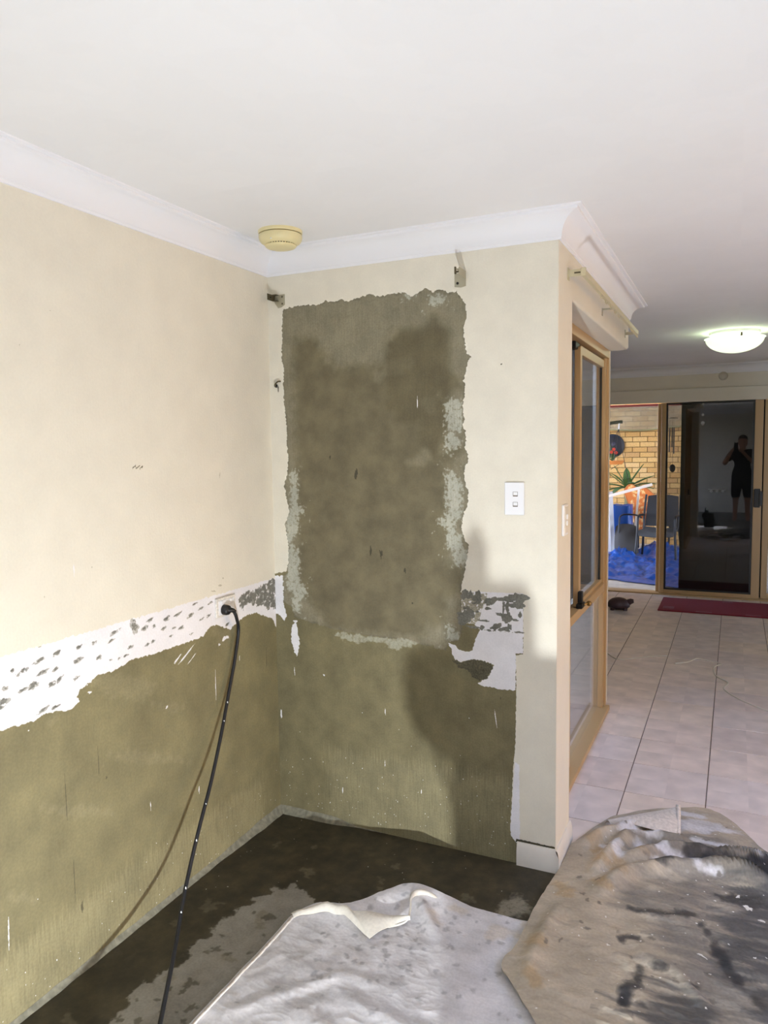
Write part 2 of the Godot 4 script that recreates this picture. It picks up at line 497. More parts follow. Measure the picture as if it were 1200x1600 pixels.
		return [ImageTexture.create_from_image(Image.create_from_data(w, h, false, Image.FORMAT_RGB8, rgb)), ImageTexture.create_from_image(Image.create_from_data(w, h, false, Image.FORMAT_L8, hi))]


# ------------------------------------------------------------------ naming
func numbered(called: String) -> String:
	var k: int = taken.get(called, -1) + 1
	taken[called] = k
	return called if k == 0 else "%s_%03d" % [called, k]


func obj(called: String, mb: MB, m: Material, parent: Node3D = null) -> MeshInstance3D:
	var o := MeshInstance3D.new()
	o.mesh = mb.into(ArrayMesh.new(), m)
	o.name = called if parent else numbered(called)
	(parent if parent else self).add_child(o, true)
	return o


func thing(called: String, label: String, category: String, at := Vector3.ZERO, turn := 0.0, group := "") -> Node3D:
	var o := Node3D.new()
	o.name = numbered(called)
	add_child(o, true)
	o.position = at
	o.rotation.y = turn
	tag(o, label, category, group)
	return o


func tag(o: Node3D, label: String, category: String, group := "") -> Node3D:
	o.set_meta("label", label)
	o.set_meta("category", category)
	if group:
		o.set_meta("group", group)
	return o


func struct(o: Node3D, label: String, category: String) -> Node3D:
	o.set_meta("kind", "structure")
	return tag(o, label, category)


func one_box(at: Vector3, size: Vector3, bev := 0.0, turn := Basis()) -> MB:
	var b := MB.new()
	b.box(at, size, bev, turn)
	return b


func span(x1: float, x2: float, y1: float, y2: float, z1: float, z2: float, bev := 0.0) -> MB:
	return one_box(Vector3(x1 + x2, y1 + y2, z1 + z2) * 0.5, Vector3(absf(x2 - x1), absf(y2 - y1), absf(z2 - z1)), bev)


func pts3(flat: Array) -> Array:
	var o := []
	for k in flat.size() / 3:
		o.append(Vector3(flat[k * 3], flat[k * 3 + 1], flat[k * 3 + 2]) * 0.001)
	return o


func pts2(flat: Array) -> Array:
	var o := []
	for k in flat.size() / 2:
		o.append(Vector2(flat[k * 2], flat[k * 2 + 1]) * 0.001)
	return o


func smooth(path: Array, steps := 6) -> Array:
	var o := []
	for k in path.size() - 1:
		var a = path[maxi(k - 1, 0)]
		var b = path[k]
		var c = path[k + 1]
		var d = path[mini(k + 2, path.size() - 1)]
		for s in steps:
			var t := float(s) / steps
			o.append(0.5 * (2.0 * b + (c - a) * t + (2.0 * a - 5.0 * b + 4.0 * c - d) * t * t + (3.0 * b - a - 3.0 * c + d) * t * t * t))
	o.append(path[path.size() - 1])
	return o


func along(path: Array, t: float):
	var total := 0.0
	for k in path.size() - 1:
		total += (path[k + 1] - path[k]).length()
	var want := t * total
	for k in path.size() - 1:
		var d: float = (path[k + 1] - path[k]).length()
		if want <= d or k == path.size() - 2:
			return path[k].lerp(path[k + 1], clampf(want / maxf(d, 1e-9), 0.0, 1.0))
		want -= d
	return path[0]


func mat(r: int, g: int, b: int, rough := 0.7, metal := 0.0) -> StandardMaterial3D:
	var m := StandardMaterial3D.new()
	m.albedo_color = Color8(r, g, b)
	m.roughness = rough
	m.metallic = metal
	return m


func grainy(r: int, g: int, b: int, rough: float, freq: float, vary: float, scale := 1.0, bump := 0.0, salt := 1) -> StandardMaterial3D:
	# a colour with a grain of lighter and darker matter
	var m := mat(255, 255, 255, rough)
	var f := FastNoiseLite.new()
	f.seed = salt
	f.frequency = freq
	f.fractal_octaves = 4
	var im := f.get_image(256, 256, false, false, true)
	var src := im.get_data()
	var out := PackedByteArray()
	out.resize(256 * 256 * 3)
	for k in src.size():
		var s := 1.0 + (src[k] / 127.5 - 1.0) * vary
		out[k * 3] = clampi(int(r * s), 0, 255)
		out[k * 3 + 1] = clampi(int(g * s), 0, 255)
		out[k * 3 + 2] = clampi(int(b * s), 0, 255)
	m.albedo_texture = ImageTexture.create_from_image(Image.create_from_data(256, 256, false, Image.FORMAT_RGB8, out))
	m.uv1_triplanar = true
	m.uv1_scale = Vector3.ONE * scale
	if bump > 0.0:
		m.heightmap_enabled = true
		m.heightmap_texture = ImageTexture.create_from_image(im)
		m.heightmap_scale = bump
	return m


func pane(r: int, g: int, b: int, alpha: float, rough := 0.02) -> StandardMaterial3D:
	var m := mat(r, g, b, rough)
	m.albedo_color.a = alpha
	m.transparency = BaseMaterial3D.TRANSPARENCY_ALPHA
	return m


func picture(tex: Array, rough: float, bump: float) -> StandardMaterial3D:
	var m := mat(255, 255, 255, rough)
	m.albedo_texture = tex[0]
	m.texture_repeat = false
	if bump > 0.0:
		m.heightmap_enabled = true
		m.heightmap_texture = tex[1]
		m.heightmap_scale = bump
	return m


func _ready() -> void:
	# ---------------------------------------------------------------- camera, sky, sun, exposure
	var cam := Camera3D.new()
	cam.name = "camera"
	var yaw := 0.4376
	var pitch := 0.0826
	var roll := -0.0139
	var fw := Vector3(-sin(yaw) * cos(pitch), -sin(pitch), -cos(yaw) * cos(pitch))
	var rt := Vector3(cos(yaw), 0, -sin(yaw))
	var up := rt.cross(fw)
	var rr := rt * cos(roll) + up * sin(roll)
	var uu := up * cos(roll) - rt * sin(roll)
	cam.transform = Transform3D(Basis(rr, uu, -fw), Vector3(0, 1.588, 0))
	cam.fov = rad_to_deg(2.0 * atan(800.0 / 1174.4))
	cam.near = 0.02
	add_child(cam)

	var env := Environment.new()
	env.background_mode = Environment.BG_SKY
	var sky := ProceduralSkyMaterial.new()
	sky.sky_top_color = Color(0.55, 0.65, 0.84)
	sky.sky_horizon_color = Color(0.88, 0.90, 0.95)
	sky.ground_bottom_color = Color(0.45, 0.42, 0.38)
	sky.ground_horizon_color = Color(0.6, 0.58, 0.54)
	sky.sky_energy_multiplier = 3.8
	env.sky = Sky.new()
	env.sky.sky_material = sky
	env.tonemap_mode = Environment.TONE_MAPPER_LINEAR
	env.tonemap_exposure = 0.87
	env.sdfgi_enabled = true
	env.ssao_enabled = true
	env.ssil_enabled = true
	var we := WorldEnvironment.new()
	we.name = "world"
	we.environment = env
	add_child(we)

	var sun := DirectionalLight3D.new()
	sun.name = "sun"
	sun.light_color = Color(1.0, 0.90, 0.71)
	sun.light_energy = 5.2
	sun.light_angular_distance = 0.53
	sun.shadow_enabled = true
	sun.look_at_from_position(Vector3.ZERO, Vector3(0.55, -0.72, -0.42), Vector3.UP)
	add_child(sun)

	materials()
	structure()
	window_and_doors()
	wall_fittings()
	cloths()
	hall_things()
	patio()
	behind_the_camera()


func materials() -> void:
	M.paint = grainy(228, 222, 206, 0.75, 0.02, 0.012, 0.7, 0.02, 3)
	M.ceiling = grainy(232, 231, 231, 0.85, 0.015, 0.008, 0.5, 0.0, 4)
	M.cornice = mat(236, 236, 240, 0.6)
	M.concrete = grainy(128, 124, 114, 0.9, 0.03, 0.2, 0.8, 0.1, 5)
	M.mortar = grainy(128, 125, 109, 0.95, 0.05, 0.22, 3.0, 0.0, 6)
	M.frame = mat(190, 158, 112, 0.42)
	M.frame_far = M.frame
	M.black = mat(18, 17, 17, 0.45)
	M.rubber = mat(24, 25, 30, 0.5)
	M.white = mat(238, 238, 240, 0.4)
	M.ivory = mat(226, 214, 166, 0.45)
	M.steel = mat(176, 170, 148, 0.4, 0.35)
	M.dark_steel = mat(96, 88, 66, 0.45, 0.4)
	M.brass = mat(150, 120, 70, 0.35, 0.7)
	M.glass = pane(225, 232, 232, 0.06)
	M.tinted = pane(20, 20, 18, 0.25, 0.01)
	M.grout = grainy(126, 112, 104, 0.95, 0.05, 0.1, 2.0, 0.0, 8)
	M.board = grainy(225, 219, 208, 0.6, 0.03, 0.03, 1.0, 0.0, 9)
	M.tile = []
	for q in [[226, 209, 198, 11], [220, 204, 196, 12], [230, 213, 200, 13], [222, 208, 201, 14]]:
		var m := grainy(q[0], q[1], q[2], 0.42, 0.012, 0.07, 1.4, 0.0, q[3])
		M.tile.append(m)
	M.board_far = M.paint
	M.frame_dark = M.frame
	M.mesh_dark = mat(16, 16, 15, 0.9)
	M.crystal = pane(240, 244, 250, 0.25, 0.03)
	M.rail = mat(206, 196, 162, 0.4)
	M.smeared = grainy(226, 222, 214, 0.6, 0.05, 0.10, 6.0, 0.05, 51)
	M.canvas_dusty = grainy(208, 200, 192, 0.85, 0.05, 0.10, 4.0, 0.03, 52)
	M.lit_glass = mat(236, 244, 222, 0.35)
	M.lit_glass.emission_enabled = true
	M.lit_glass.emission = Color(0.94, 1.0, 0.86)
	M.lit_glass.emission_energy_multiplier = 1.3
	M.vent = mat(206, 200, 186, 0.6)
	M.mat_red = grainy(120, 18, 36, 0.95, 0.2, 0.25, 3.0, 0.1, 53)
	M.mat_faded = grainy(128, 66, 74, 0.95, 0.2, 0.2, 3.0, 0.1, 54)
	M.stop = mat(66, 46, 52, 0.5)
	M.cable = mat(222, 214, 200, 0.5)
	M.paving = grainy(196, 182, 160, 0.85, 0.03, 0.08, 0.8, 0.0, 55)
	M.mortar_yellow = grainy(150, 122, 78, 0.95, 0.05, 0.12, 2.0, 0.0, 56)
	M.brick = []
	for q in [[214, 172, 104, 57], [222, 182, 114, 58], [206, 162, 96, 59], [226, 188, 126, 60], [200, 158, 100, 61]]:
		M.brick.append(grainy(q[0], q[1], q[2], 0.9, 0.06, 0.10, 3.0, 0.1, q[3]))
	M.roof = mat(120, 112, 100, 0.8)
	M.beam = mat(128, 48, 34, 0.6)
	M.shade = mat(196, 184, 150, 0.9)
	M.shade.albedo_color.a = 0.36
	M.shade.transparency = BaseMaterial3D.TRANSPARENCY_ALPHA
	M.hem = mat(150, 140, 96, 0.9)
	M.arm = mat(52, 56, 38, 0.6)
	M.terracotta = mat(222, 140, 66, 0.8)
	M.leaf = grainy(74, 104, 52, 0.5, 0.03, 0.2, 3.0, 0.0, 62)
	M.flower = mat(214, 72, 50, 0.6)
	M.disc = mat(36, 35, 40, 0.5)
	M.disc_light = mat(66, 66, 82, 0.5)
	M.pot = mat(92, 84, 70, 0.8)
	M.stem = mat(110, 104, 70, 0.8)
	M.board_white = mat(214, 212, 206, 0.6)
	M.plank = mat(244, 232, 214, 0.6)
	M.sling = mat(74, 74, 72, 0.7)
	M.sling_dark = mat(48, 48, 48, 0.7)
	M.shell = mat(58, 54, 48, 0.75)
	M.tarp = mat(30, 82, 158, 0.28)
	M.piping = mat(196, 120, 60, 0.8)
	M.cushion = cushion_cloth()
	M.lamp_lens = mat(255, 250, 238, 0.3)
	M.lamp_lens.emission_enabled = true
	M.lamp_lens.emission = Color(1.0, 0.965, 0.885)
	M.lamp_lens.emission_energy_multiplier = 6.0
	M.blocker = mat(40, 44, 48, 0.6)
	M.skin = mat(176, 128, 104, 0.6)
	M.shirt = mat(38, 38, 42, 0.9)
	M.shorts = mat(34, 34, 38, 0.9)
	M.hair = mat(48, 40, 34, 0.8)
	M.lips = mat(140, 84, 76, 0.6)


func cushion_cloth() -> StandardMaterial3D:
	# orange cloth printed with cream sprays of leaves
	var im := Image.create_empty(256, 256, false, Image.FORMAT_RGB8)
	im.fill(Color8(222, 122, 52))
	var rng := RandomNumberGenerator.new()
	rng.seed = 77
	for k in 34:
		var c := Vector2(rng.randf() * 256.0, rng.randf() * 256.0)
		var g := rng.randf() * TAU
		for j in 5:
			var a := g + (j - 2) * 0.55
			for t in 26:
				var q := c + Vector2(cos(a), sin(a)) * t
				var r := int(1 + 3.2 * sin(PI * t / 26.0))
				im.fill_rect(Rect2i(posmod(int(q.x), 250), posmod(int(q.y), 250), r, r), Color8(246, 206, 132))
	var m := mat(255, 255, 255, 0.85)
	m.albedo_texture = ImageTexture.create_from_image(im)
	m.uv1_triplanar = true
	m.uv1_scale = Vector3.ONE * 2.2
	return m


func wall_pictures() -> void:
	# ---- the back wall: cream paint, a patch of fresh cement render, bare cement below
	var rng := RandomNumberGenerator.new()
	rng.seed = 11
	var p := Pic.new(XL * 1000.0, CH * 1000.0, (XC - XL) * 1000.0, CH * 1000.0, 1.25)
	p.fill(PAINT_LEFT, 1, 5.0, 10.0)
	p.fill(PAINT_RIGHT, 1, 3.0, 20.0)
	p.fill(STRIP_WHITE, 4, 3.0, 30.0)
	p.fill([-733, 84, -572, 84, -572, 95, -728, 97], 9, 2.0, 33.0)
	p.fill(PATCH, 2, 7.0, 40.0)
	p.fill(FILLER, 4, 5.0, 80.0)
	p.fill(BAND, 4, 2.0, 90.0)
	p.fill(BAND_DULL, 7, 8.0, 100.0)
	p.fill(DARK_LUMP, 10, 9.0, 110.0)
	p.fill(CORNER_WHITE, 4, 8.0, 120.0)
	p.fill(FLAKE, 4, 8.0, 130.0)
	for k in CHIPS_BACK.size() / 5:
		p.oval(CHIPS_BACK[k * 5], CHIPS_BACK[k * 5 + 1], CHIPS_BACK[k * 5 + 2] * 1.3, CHIPS_BACK[k * 5 + 3] * 1.3, CHIPS_BACK[k * 5 + 4], 5, 0.4)
	for k in 110:                                        # specks and dribbles of paint on the cement
		var x := rng.randf_range(-1780, -740)
		var y := 30.0 + absf(rng.randfn(0.0, 1.0)) * 170.0
		if y < 760.0:
			p.oval(x, y, rng.randf_range(0.8, 1.7), rng.randf_range(0.9, 2.6), 0, 4, 0.4)
	for q in [[-1779, 440, 4, 20], [-1276, 520, 1.6, 14], [-1480, 150, 2.4, 12], [-1280, 300, 1.3, 12], [-1120, 210, 1.6, 9], [-810, 560, 1.6, 34], [-1560, 640, 5, 3], [-1705, 640, 2, 14], [-1696, 860, 8, 5], [-1120, 1770, 1.4, 20]]:
		p.oval(q[0], q[1], q[2], q[3], 0 if q[0] != -810 else 8, 4, 0.4)
	for q in [[-1390, 1490, 6, 20], [-1330, 1180, 4, 16], [-1285, 1170, 5, 18], [-1180, 1110, 4, 10], [-1510, 1560, 3, 7], [-860, 740, 6, 5], [-786, 1895, 3, 2.4], [-1752, 1850, 3, 10], [-1150, 980, 3, 4], [-790, 640, 1.6, 4]]:
		p.oval(q[0], q[1], q[2], q[3], 0, 9, 0.5)
	var fine := p.grain(0.13, 3, 2)
	var broad := p.grain(0.009, 5, 3)
	var brush := p.grain(0.16, 3, 4, 1.0, 18.0)
	var blot := p.grain(0.030, 5, 9)
	var mix := p.grain(0.06, 5, 10)
	p.speck(mix, 168, 7, 4)
	p.speck(fine, 205, 10, 0)
	var inside := p.mask(60.0, func(): p.fill(PATCH_CORE, 255, 26.0, 50.0))
	var edge := p.mask(16.0, func(): p.fill(PATCH, 255, 7.0, 40.0))
	var wet := p.mask(44.0, func(): p.fill(PATCH_WET, 255, 26.0, 60.0))
	var smear := p.mask(7.0, func(): p.fill(SMEAR, 255, 10.0, 70.0))
	var marks := p.mask(22.0, func():
		for q in [[-1430, 2060, 90, 46], [-1300, 1990, 80, 40], [-1500, 1990, 46, 36], [-1330, 2120, 60, 30], [-1040, 1780, 26, 18], [-1065, 1750, 18, 34], [-1100, 1560, 70, 26], [-1020, 1590, 44, 12], [-1240, 1900, 90, 24]]:
			p.oval(q[0], q[1], q[2], q[3], 20, 255, 0.7))
	var bloom := p.mask(30.0, func():
		for q in [[-1690, 1340, 26, 190], [-1700, 1130, 20, 130], [-1685, 960, 26, 70], [-985, 1350, 30, 120], [-960, 1230, 22, 90], [-968, 1440, 22, 60], [-975, 1720, 24, 60], [-968, 1640, 20, 60], [-1030, 2160, 20, 16], [-1160, 2170, 30, 14], [-975, 880, 14, 60], [-1660, 2165, 40, 12]]:
			p.oval(q[0], q[1], q[2], q[3], 0, 255, 0.7))
	p.layer(inside, 140, 134, 113, 80, 110, 70, blot, [2], true)
	p.layer(marks, 140, 133, 110, 60, 120, 90, blot, [2])
	p.layer(wet, 96, 88, 64, 60, 110, 50, blot, [2])
	p.layer(bloom, 164, 163, 146, 62, 126, 150, mix, [2])
	p.layer(bloom, 186, 186, 172, 70, 60, 210, mix, [2])
	p.layer(edge, 104, 98, 80, 70, 80, 70, mix, [2], true)
	p.layer(edge, 240, 235, 221, 60, 110, 120, mix, [1])
	p.layer(smear, 170, 169, 152, 80, 110, 150, mix, [0, 2])
	# the foot of the wall took the brush drier
	var foot := p.mask(80.0, func(): p.fill([-1560, 330, -740, 300, -740, 20, -1560, 20], 255, 30.0, 170.0))
	p.layer(foot, 146, 138, 107, 55, 110, 130, brush, [0])
	#               red green blue broad fine brush height
	var tex := p.compose([
		[120, 112, 82, 10, 6, 2, 110],         # 0 brushed cement
		[229, 223, 207, 2, 1, 0, 205],         # 1 cream paint
		[112, 104, 80, 12, 4, 1, 128],         # 2 render
		[138, 132, 112, 16, 9, 2, 135],        # 3
		[235, 233, 235, 3, 2, 0, 190],         # 4 white filler
		[118, 117, 108, 14, 16, 0, 140],       # 5 chips down to cement
		[170, 170, 152, 14, 12, 0, 145],       # 6 pale bloom
		[168, 162, 142, 16, 20, 0, 160],       # 7 scraped filler
		[101, 94, 70, 10, 4, 2, 126],          # 8
		[70, 66, 50, 10, 10, 0, 90],           # 9 cracks and marks
		[86, 82, 64, 12, 22, 4, 104],          # 10 rough lump
	], broad, fine, brush)
	M.back_face = picture(tex, 0.82, 0.3)

	# ---- the left wall
	p = Pic.new(-2711.0, CH * 1000.0, 2211.0, CH * 1000.0, 1.45)
	p.fill([-2800, 2500, -400, 2500, -400, 1040, -2800, 1040], 1, 2.0, 5.0)
	var strip := STRIP_LEFT.duplicate()
	strip.append_array([-1290, 812, -1200, 800, -1100, 815, -950, 806, -800, 818, -640, 800, -480, 810, -480, 1044])
	p.fill(strip, 4, 6.0, 15.0)
	p.fill(GREY_LEFT, 5, 14.0, 25.0)
	for k in CHIPS_LEFT.size() / 5:
		p.oval(CHIPS_LEFT[k * 5], CHIPS_LEFT[k * 5 + 1], CHIPS_LEFT[k * 5 + 2], CHIPS_LEFT[k * 5 + 3], -CHIPS_LEFT[k * 5 + 4], 6, 0.45)
		p.oval(CHIPS_LEFT[k * 5] + 2, CHIPS_LEFT[k * 5 + 1] + 1, CHIPS_LEFT[k * 5 + 2] * 0.75, CHIPS_LEFT[k * 5 + 3] * 0.7, -CHIPS_LEFT[k * 5 + 4], 5, 0.5)
	for k in FLAKES_LEFT.size() / 5:
		p.oval(FLAKES_LEFT[k * 5], FLAKES_LEFT[k * 5 + 1], FLAKES_LEFT[k * 5 + 2] * 0.8, FLAKES_LEFT[k * 5 + 3] * 0.7, -FLAKES_LEFT[k * 5 + 4], 4, 0.6)
	for k in 40:
		p.oval(rng.randf_range(-1340, -500), rng.randf_range(850, 1010), rng.randf_range(7, 20), rng.randf_range(4, 9), -12, 5, 0.5)
	for k in 100:
		var z := rng.randf_range(-2700, -560)
		var y := 14.0 + absf(rng.randfn(0.0, 1.0)) * 110.0
		p.oval(z, y, rng.randf_range(0.8, 1.8), rng.randf_range(0.9, 2.6), 0, 4, 0.4)
	for q in [[-1345, 270, 1.8, 40, 3], [-1318, 520, 2.2, 56, -3], [-2283, 690, 1.8, 60, 0], [-2165, 330, 2.4, 14, 0], [-1910, 380, 1.4, 14, 0], [-1630, 1240, 1.6, 18, 0], [-2440, 760, 2, 10, 0], [-1660, 880, 2, 3, 0], [-2010, 700, 4, 3, 0]]:
		p.oval(q[0], q[1], q[2], q[3], q[4], 4, 0.4)
	for q in [[-1560, 560, 1.6, 70], [-1690, 620, 1.4, 40], [-1575, 300, 1.4, 60], [-2630, 700, 1.8, 40], [-2310, 560, 1.8, 16], [-1600, 200, 4, 16], [-1720, 560, 3, 4]]:
		p.oval(q[0], q[1], q[2], q[3], 0, 9, 0.5)
	for k in 9:                                           # a pencilled note by the plasterer
		p.oval(-1892 - k * 5.5, 1541 + (k % 3) * 3 - k * 0.4, 1.6, 4.0, 20 + 30 * (k % 2), 9, 0.5)
	for q in [[-2330, 1075, 9, 4], [-2290, 1060, 12, 3], [-2350, 1100, 5, 3], [-1700, 1240, 2, 2], [-1520, 1180, 2, 2], [-1590, 2000, 3, 1], [-1480, 1890, 2, 2], [-2350, 1500, 2, 14]]:
		p.oval(q[0], q[1], q[2], q[3], 10, 13, 0.5)
	fine = p.grain(0.13, 3, 12)
	broad = p.grain(0.007, 5, 13)
	brush = p.grain(0.14, 3, 14, 1.0, 12.0)
	blot = p.grain(0.030, 5, 19)
	mix = p.grain(0.05, 5, 20)
	p.speck(mix, 158, 5, 6)
	p.speck(mix, 190, 6, 4)
	var pale := p.mask(20.0, func():
		for q in [[-1800, 830, 120, 46], [-2010, 700, 90, 14], [-1420, 330, 60, 16], [-1900, 560, 200, 16], [-1650, 480, 120, 14], [-2330, 870, 60, 40], [-1530, 815, 14, 34]]:
			p.oval(q[0], q[1], q[2], q[3], 25, 255, 0.7))
	p.layer(pale, 150, 142, 112, 34, 127, 120, mix, [0])
	foot = p.mask(70.0, func(): p.fill([-2600, 190, -480, 260, -480, 10, -2600, 10], 255, 30.0, 170.0))
	p.layer(foot, 156, 147, 112, 50, 110, 130, brush, [0])
	tex = p.compose([
		[124, 116, 84, 11, 6, 2, 110],
		[229, 223, 207, 2, 1, 0, 205],
		[112, 104, 81, 12, 5, 3, 128],
		[138, 132, 112, 16, 9, 2, 135],
		[236, 234, 237, 3, 2, 0, 190],
		[122, 121, 113, 14, 18, 0, 140],
		[176, 174, 168, 14, 14, 0, 160],
		[170, 164, 142, 16, 20, 0, 160],
		[101, 94, 70, 10, 4, 2, 126],
		[92, 86, 63, 10, 10, 0, 100],
		[82, 78, 62, 12, 26, 4, 104],
		[134, 126, 104, 14, 7, 0, 130],
		[148, 140, 106, 12, 10, 8, 118],
		[190, 182, 160, 5, 5, 0, 200],
	], broad, fine, brush)
	M.left_face = picture(tex, 0.8, 0.3)

	# ---- the bare slab, still wet along the walls
	p = Pic.new(XL * 1000.0, -2725.0, 1400.0, 1725.0, 1.5, false)
	fine = p.grain(0.13, 3, 22)
	broad = p.grain(0.010, 5, 23)
	blot = p.grain(0.025, 5, 24)
	mix = p.grain(0.06, 5, 25)
	for k in 50:
		p.oval(rng.randf_range(-1780, -620), rng.randf_range(-2700, -1500), rng.randf_range(1.0, 2.2), rng.randf_range(1.0, 2.2), 0, 4, 0.5)
	var dry := p.mask(26.0, func(): p.fill(DRY, 255, 24.0, 5.0))
	var spot := p.mask(26.0, func(): p.fill(DRY_SPOT, 255, 8.0, 9.0))
	var light := p.mask(9.0, func():
		for k in LIGHT_SPOTS.size() / 2:
			p.oval(LIGHT_SPOTS[k * 2], LIGHT_SPOTS[k * 2 + 1], rng.randf_range(12, 28), rng.randf_range(10, 22), rng.randf_range(0, 90), 255, 0.6))
	var dark := p.mask(6.0, func():
		for k in DARK_SPOTS.size() / 2:
			p.oval(DARK_SPOTS[k * 2], DARK_SPOTS[k * 2 + 1], rng.randf_range(10, 20), rng.randf_range(10, 22), rng.randf_range(0, 90), 255, 0.6)
		for k in 26:
			p.oval(rng.randf_range(-1560, -1360), rng.randf_range(-2050, -1100), rng.randf_range(4, 11), rng.randf_range(4, 13), rng.randf_range(0, 90), 255, 0.5)
		for q in [[-1235, -2290, 44, 30], [-1200, -2240, 40, 24]]:
			p.oval(q[0], q[1], q[2], q[3], 20, 255, 0.6))
	p.layer(dry, 134, 129, 118, 100, 50, 90, mix)
	p.layer(light, 112, 105, 86, 55, 127, 130, mix)
	p.layer(spot, 136, 129, 112, 90, 120, 120, mix)
	p.layer(dark, 70, 64, 50, 65, 120, 90, mix)
	tex = p.compose([
		[58, 52, 37, 28, 7, 16, 120],          # wet
		[136, 131, 121, 14, 9, 16, 130],
		[138, 130, 112, 14, 22, 10, 135],
		[128, 122, 104, 20, 18, 20, 134],
		[205, 202, 190, 6, 6, 0, 150],
		[92, 84, 64, 20, 10, 14, 125],
	], broad, fine, blot)
	M.screed = picture(tex, 0.62, 0.15)


func structure() -> void:
	wall_pictures()
	# ---- floor
	var floor_ := obj("floor", span(-4.1, XR + 0.1, -0.2, -0.002, ZF - 0.15, ZK + 0.1), M.concrete)
	struct(floor_, "concrete slab floor, bare and wet in the corner, tiled along the hall", "floor")
	var b := MB.new()
	b.quad(Vector3(XL, 0, -2.725), Vector3(XL + 1.4, 0, -2.725), Vector3(XL + 1.4, 0, -1.0), Vector3(XL, 0, -1.0), Vector3.UP, Vector2(0, 0), Vector2(1, 0), Vector2(1, 1), Vector2(0, 1))
	b.quad(Vector3(XL + 1.4, 0, -1.0), Vector3(XL + 1.4, 0, -2.725), Vector3(XL + 1.4, -0.01, -2.725), Vector3(XL + 1.4, -0.01, -1.0), Vector3.RIGHT)
	obj("screed", b, M.screed, floor_)
	var fil := []
	var way := [Vector2(XL, -0.4), Vector2(XL, ZB), Vector2(-1.30, ZB)]
	var wob := FastNoiseLite.new()
	wob.seed = 2
	wob.frequency = 9.0
	for k in 120:
		var at: Vector2 = along(way, k / 119.0)
		var corner := absf(at.x - XL) < 0.001
		var out := Vector2(1, 0) if corner else Vector2(0, 1)
		if at.distance_to(Vector2(XL, ZB)) < 0.016:
			out = Vector2(1, 1)
		var s := (0.62 + 0.5 * smoothstep(-2.2, -2.6, at.y) if corner else smoothstep(-1.32, -1.60, at.x) * 1.1) + 0.22 * wob.get_noise_2d(at.x, at.y)
		s = maxf(s, 0.02)
		var line := []
		for q in [Vector2(0.022, 0.0), Vector2(0.012, 0.008), Vector2(0.004, 0.018), Vector2(0.0, 0.026)]:
			line.append(Vector3(at.x + out.x * q.x * s, q.y * s, at.y + out.y * q.x * s))
		fil.append(line)
	b = MB.new()
	b.sheet(fil, 0.002)
	obj("mortar_fillet", b, M.mortar, floor_)
	# ---- hall tiles, laid one by one
	obj("grout_bed", span(-1.75, XR, -0.002, 0.004, ZF - 0.02, -2.76), M.grout, floor_)
	obj("grout_bed", span(-0.56, XR, -0.002, 0.004, -2.76, -2.45), M.grout, floor_)
	var rng := RandomNumberGenerator.new()
	rng.seed = 4
	var step := 0.344
	var mesh_of := {}
	for i in range(-4, 9):
		for j in range(-4, 15):
			var x := -0.430 + step * i + step * 0.5
			var z := -3.484 - step * j - step * 0.5
			if z < ZF - 0.1 or z > -2.5 or x > XR or (z > -4.75 and x < -0.66) or (x < -0.55 and z > ZR):
				continue
			var shape := rng.randi() % 4
			if not mesh_of.has(shape):
				mesh_of[shape] = one_box(Vector3(0, -0.004, 0), Vector3(step - 0.0045, 0.008, step - 0.0045), 0.0012).into(ArrayMesh.new(), M.tile[shape])
			var o := MeshInstance3D.new()
			o.name = "tile"
			o.mesh = mesh_of[shape]
			floor_.add_child(o, true)
			o.position = Vector3(x, 0.0075 + rng.randf_range(-0.0005, 0.0005), z)
			o.rotation.y = (rng.randi() % 4) * PI / 2.0
	# ---- ceiling, with deep eaves added to keep the sun off the windows
	b = MB.new()
	for q in [[-3.5, XR + 0.5, ZR, ZK + 0.7], [-3.5, -0.8, -3.55, ZR], [-0.8, XR + 0.5, ZE - 0.12, ZR], [-4.2, XR + 0.5, ZF - 0.45, ZE - 0.12]]:
		b.box(Vector3((q[0] + q[1]) * 0.5, CH + 0.1, (q[2] + q[3]) * 0.5), Vector3(q[1] - q[0], 0.2, q[3] - q[2]))
	struct(obj("ceiling", b, M.ceiling), "smooth white ceiling over corner and hall", "ceiling")
	# ---- left wall, with a window added behind the camera
	var mesh := ArrayMesh.new()
	b = MB.new()
	b.quad(Vector3(XL, 0, ZB), Vector3(XL, 0, -0.5), Vector3(XL, CH, -0.5), Vector3(XL, CH, ZB), Vector3.RIGHT)
	b.quad(Vector3(XL, 0, -0.5), Vector3(XL, 0, 0.3), Vector3(XL, CH, 0.3), Vector3(XL, CH, -0.5), Vector3.RIGHT, Vector2(1, 1), Vector2(0.638, 1), Vector2(0.638, 0), Vector2(1, 0))
	b.into(mesh, M.left_face)
	b = MB.new()
	for q in [[ZB - 0.24, 0.3, 0.0, CH], [0.3, 2.4, 0.0, 0.3], [0.3, 2.4, 2.2, CH], [2.4, ZK + 0.12, 0.0, CH]]:
		b.box(Vector3(XL - 0.061, (q[2] + q[3]) * 0.5, (q[0] + q[1]) * 0.5), Vector3(0.12, q[3] - q[2], q[1] - q[0]))
	b.into(mesh, M.paint)
	var o := MeshInstance3D.new()
	o.name = "wall_left"
	o.mesh = mesh
	add_child(o)
	struct(o, "left wall, cream above, a chipped white band and bare cement below", "wall")
	# ---- back wall stub
	mesh = ArrayMesh.new()
	b = MB.new()
	b.quad(Vector3(XL, 0, ZB), Vector3(XC - 0.004, 0, ZB), Vector3(XC - 0.004, CH, ZB), Vector3(XL, CH, ZB), Vector3.BACK, Vector2(0, 1), Vector2(0.9967, 1), Vector2(0.9967, 0), Vector2(0, 0))
	b.into(mesh, M.back_face)
	b = MB.new()
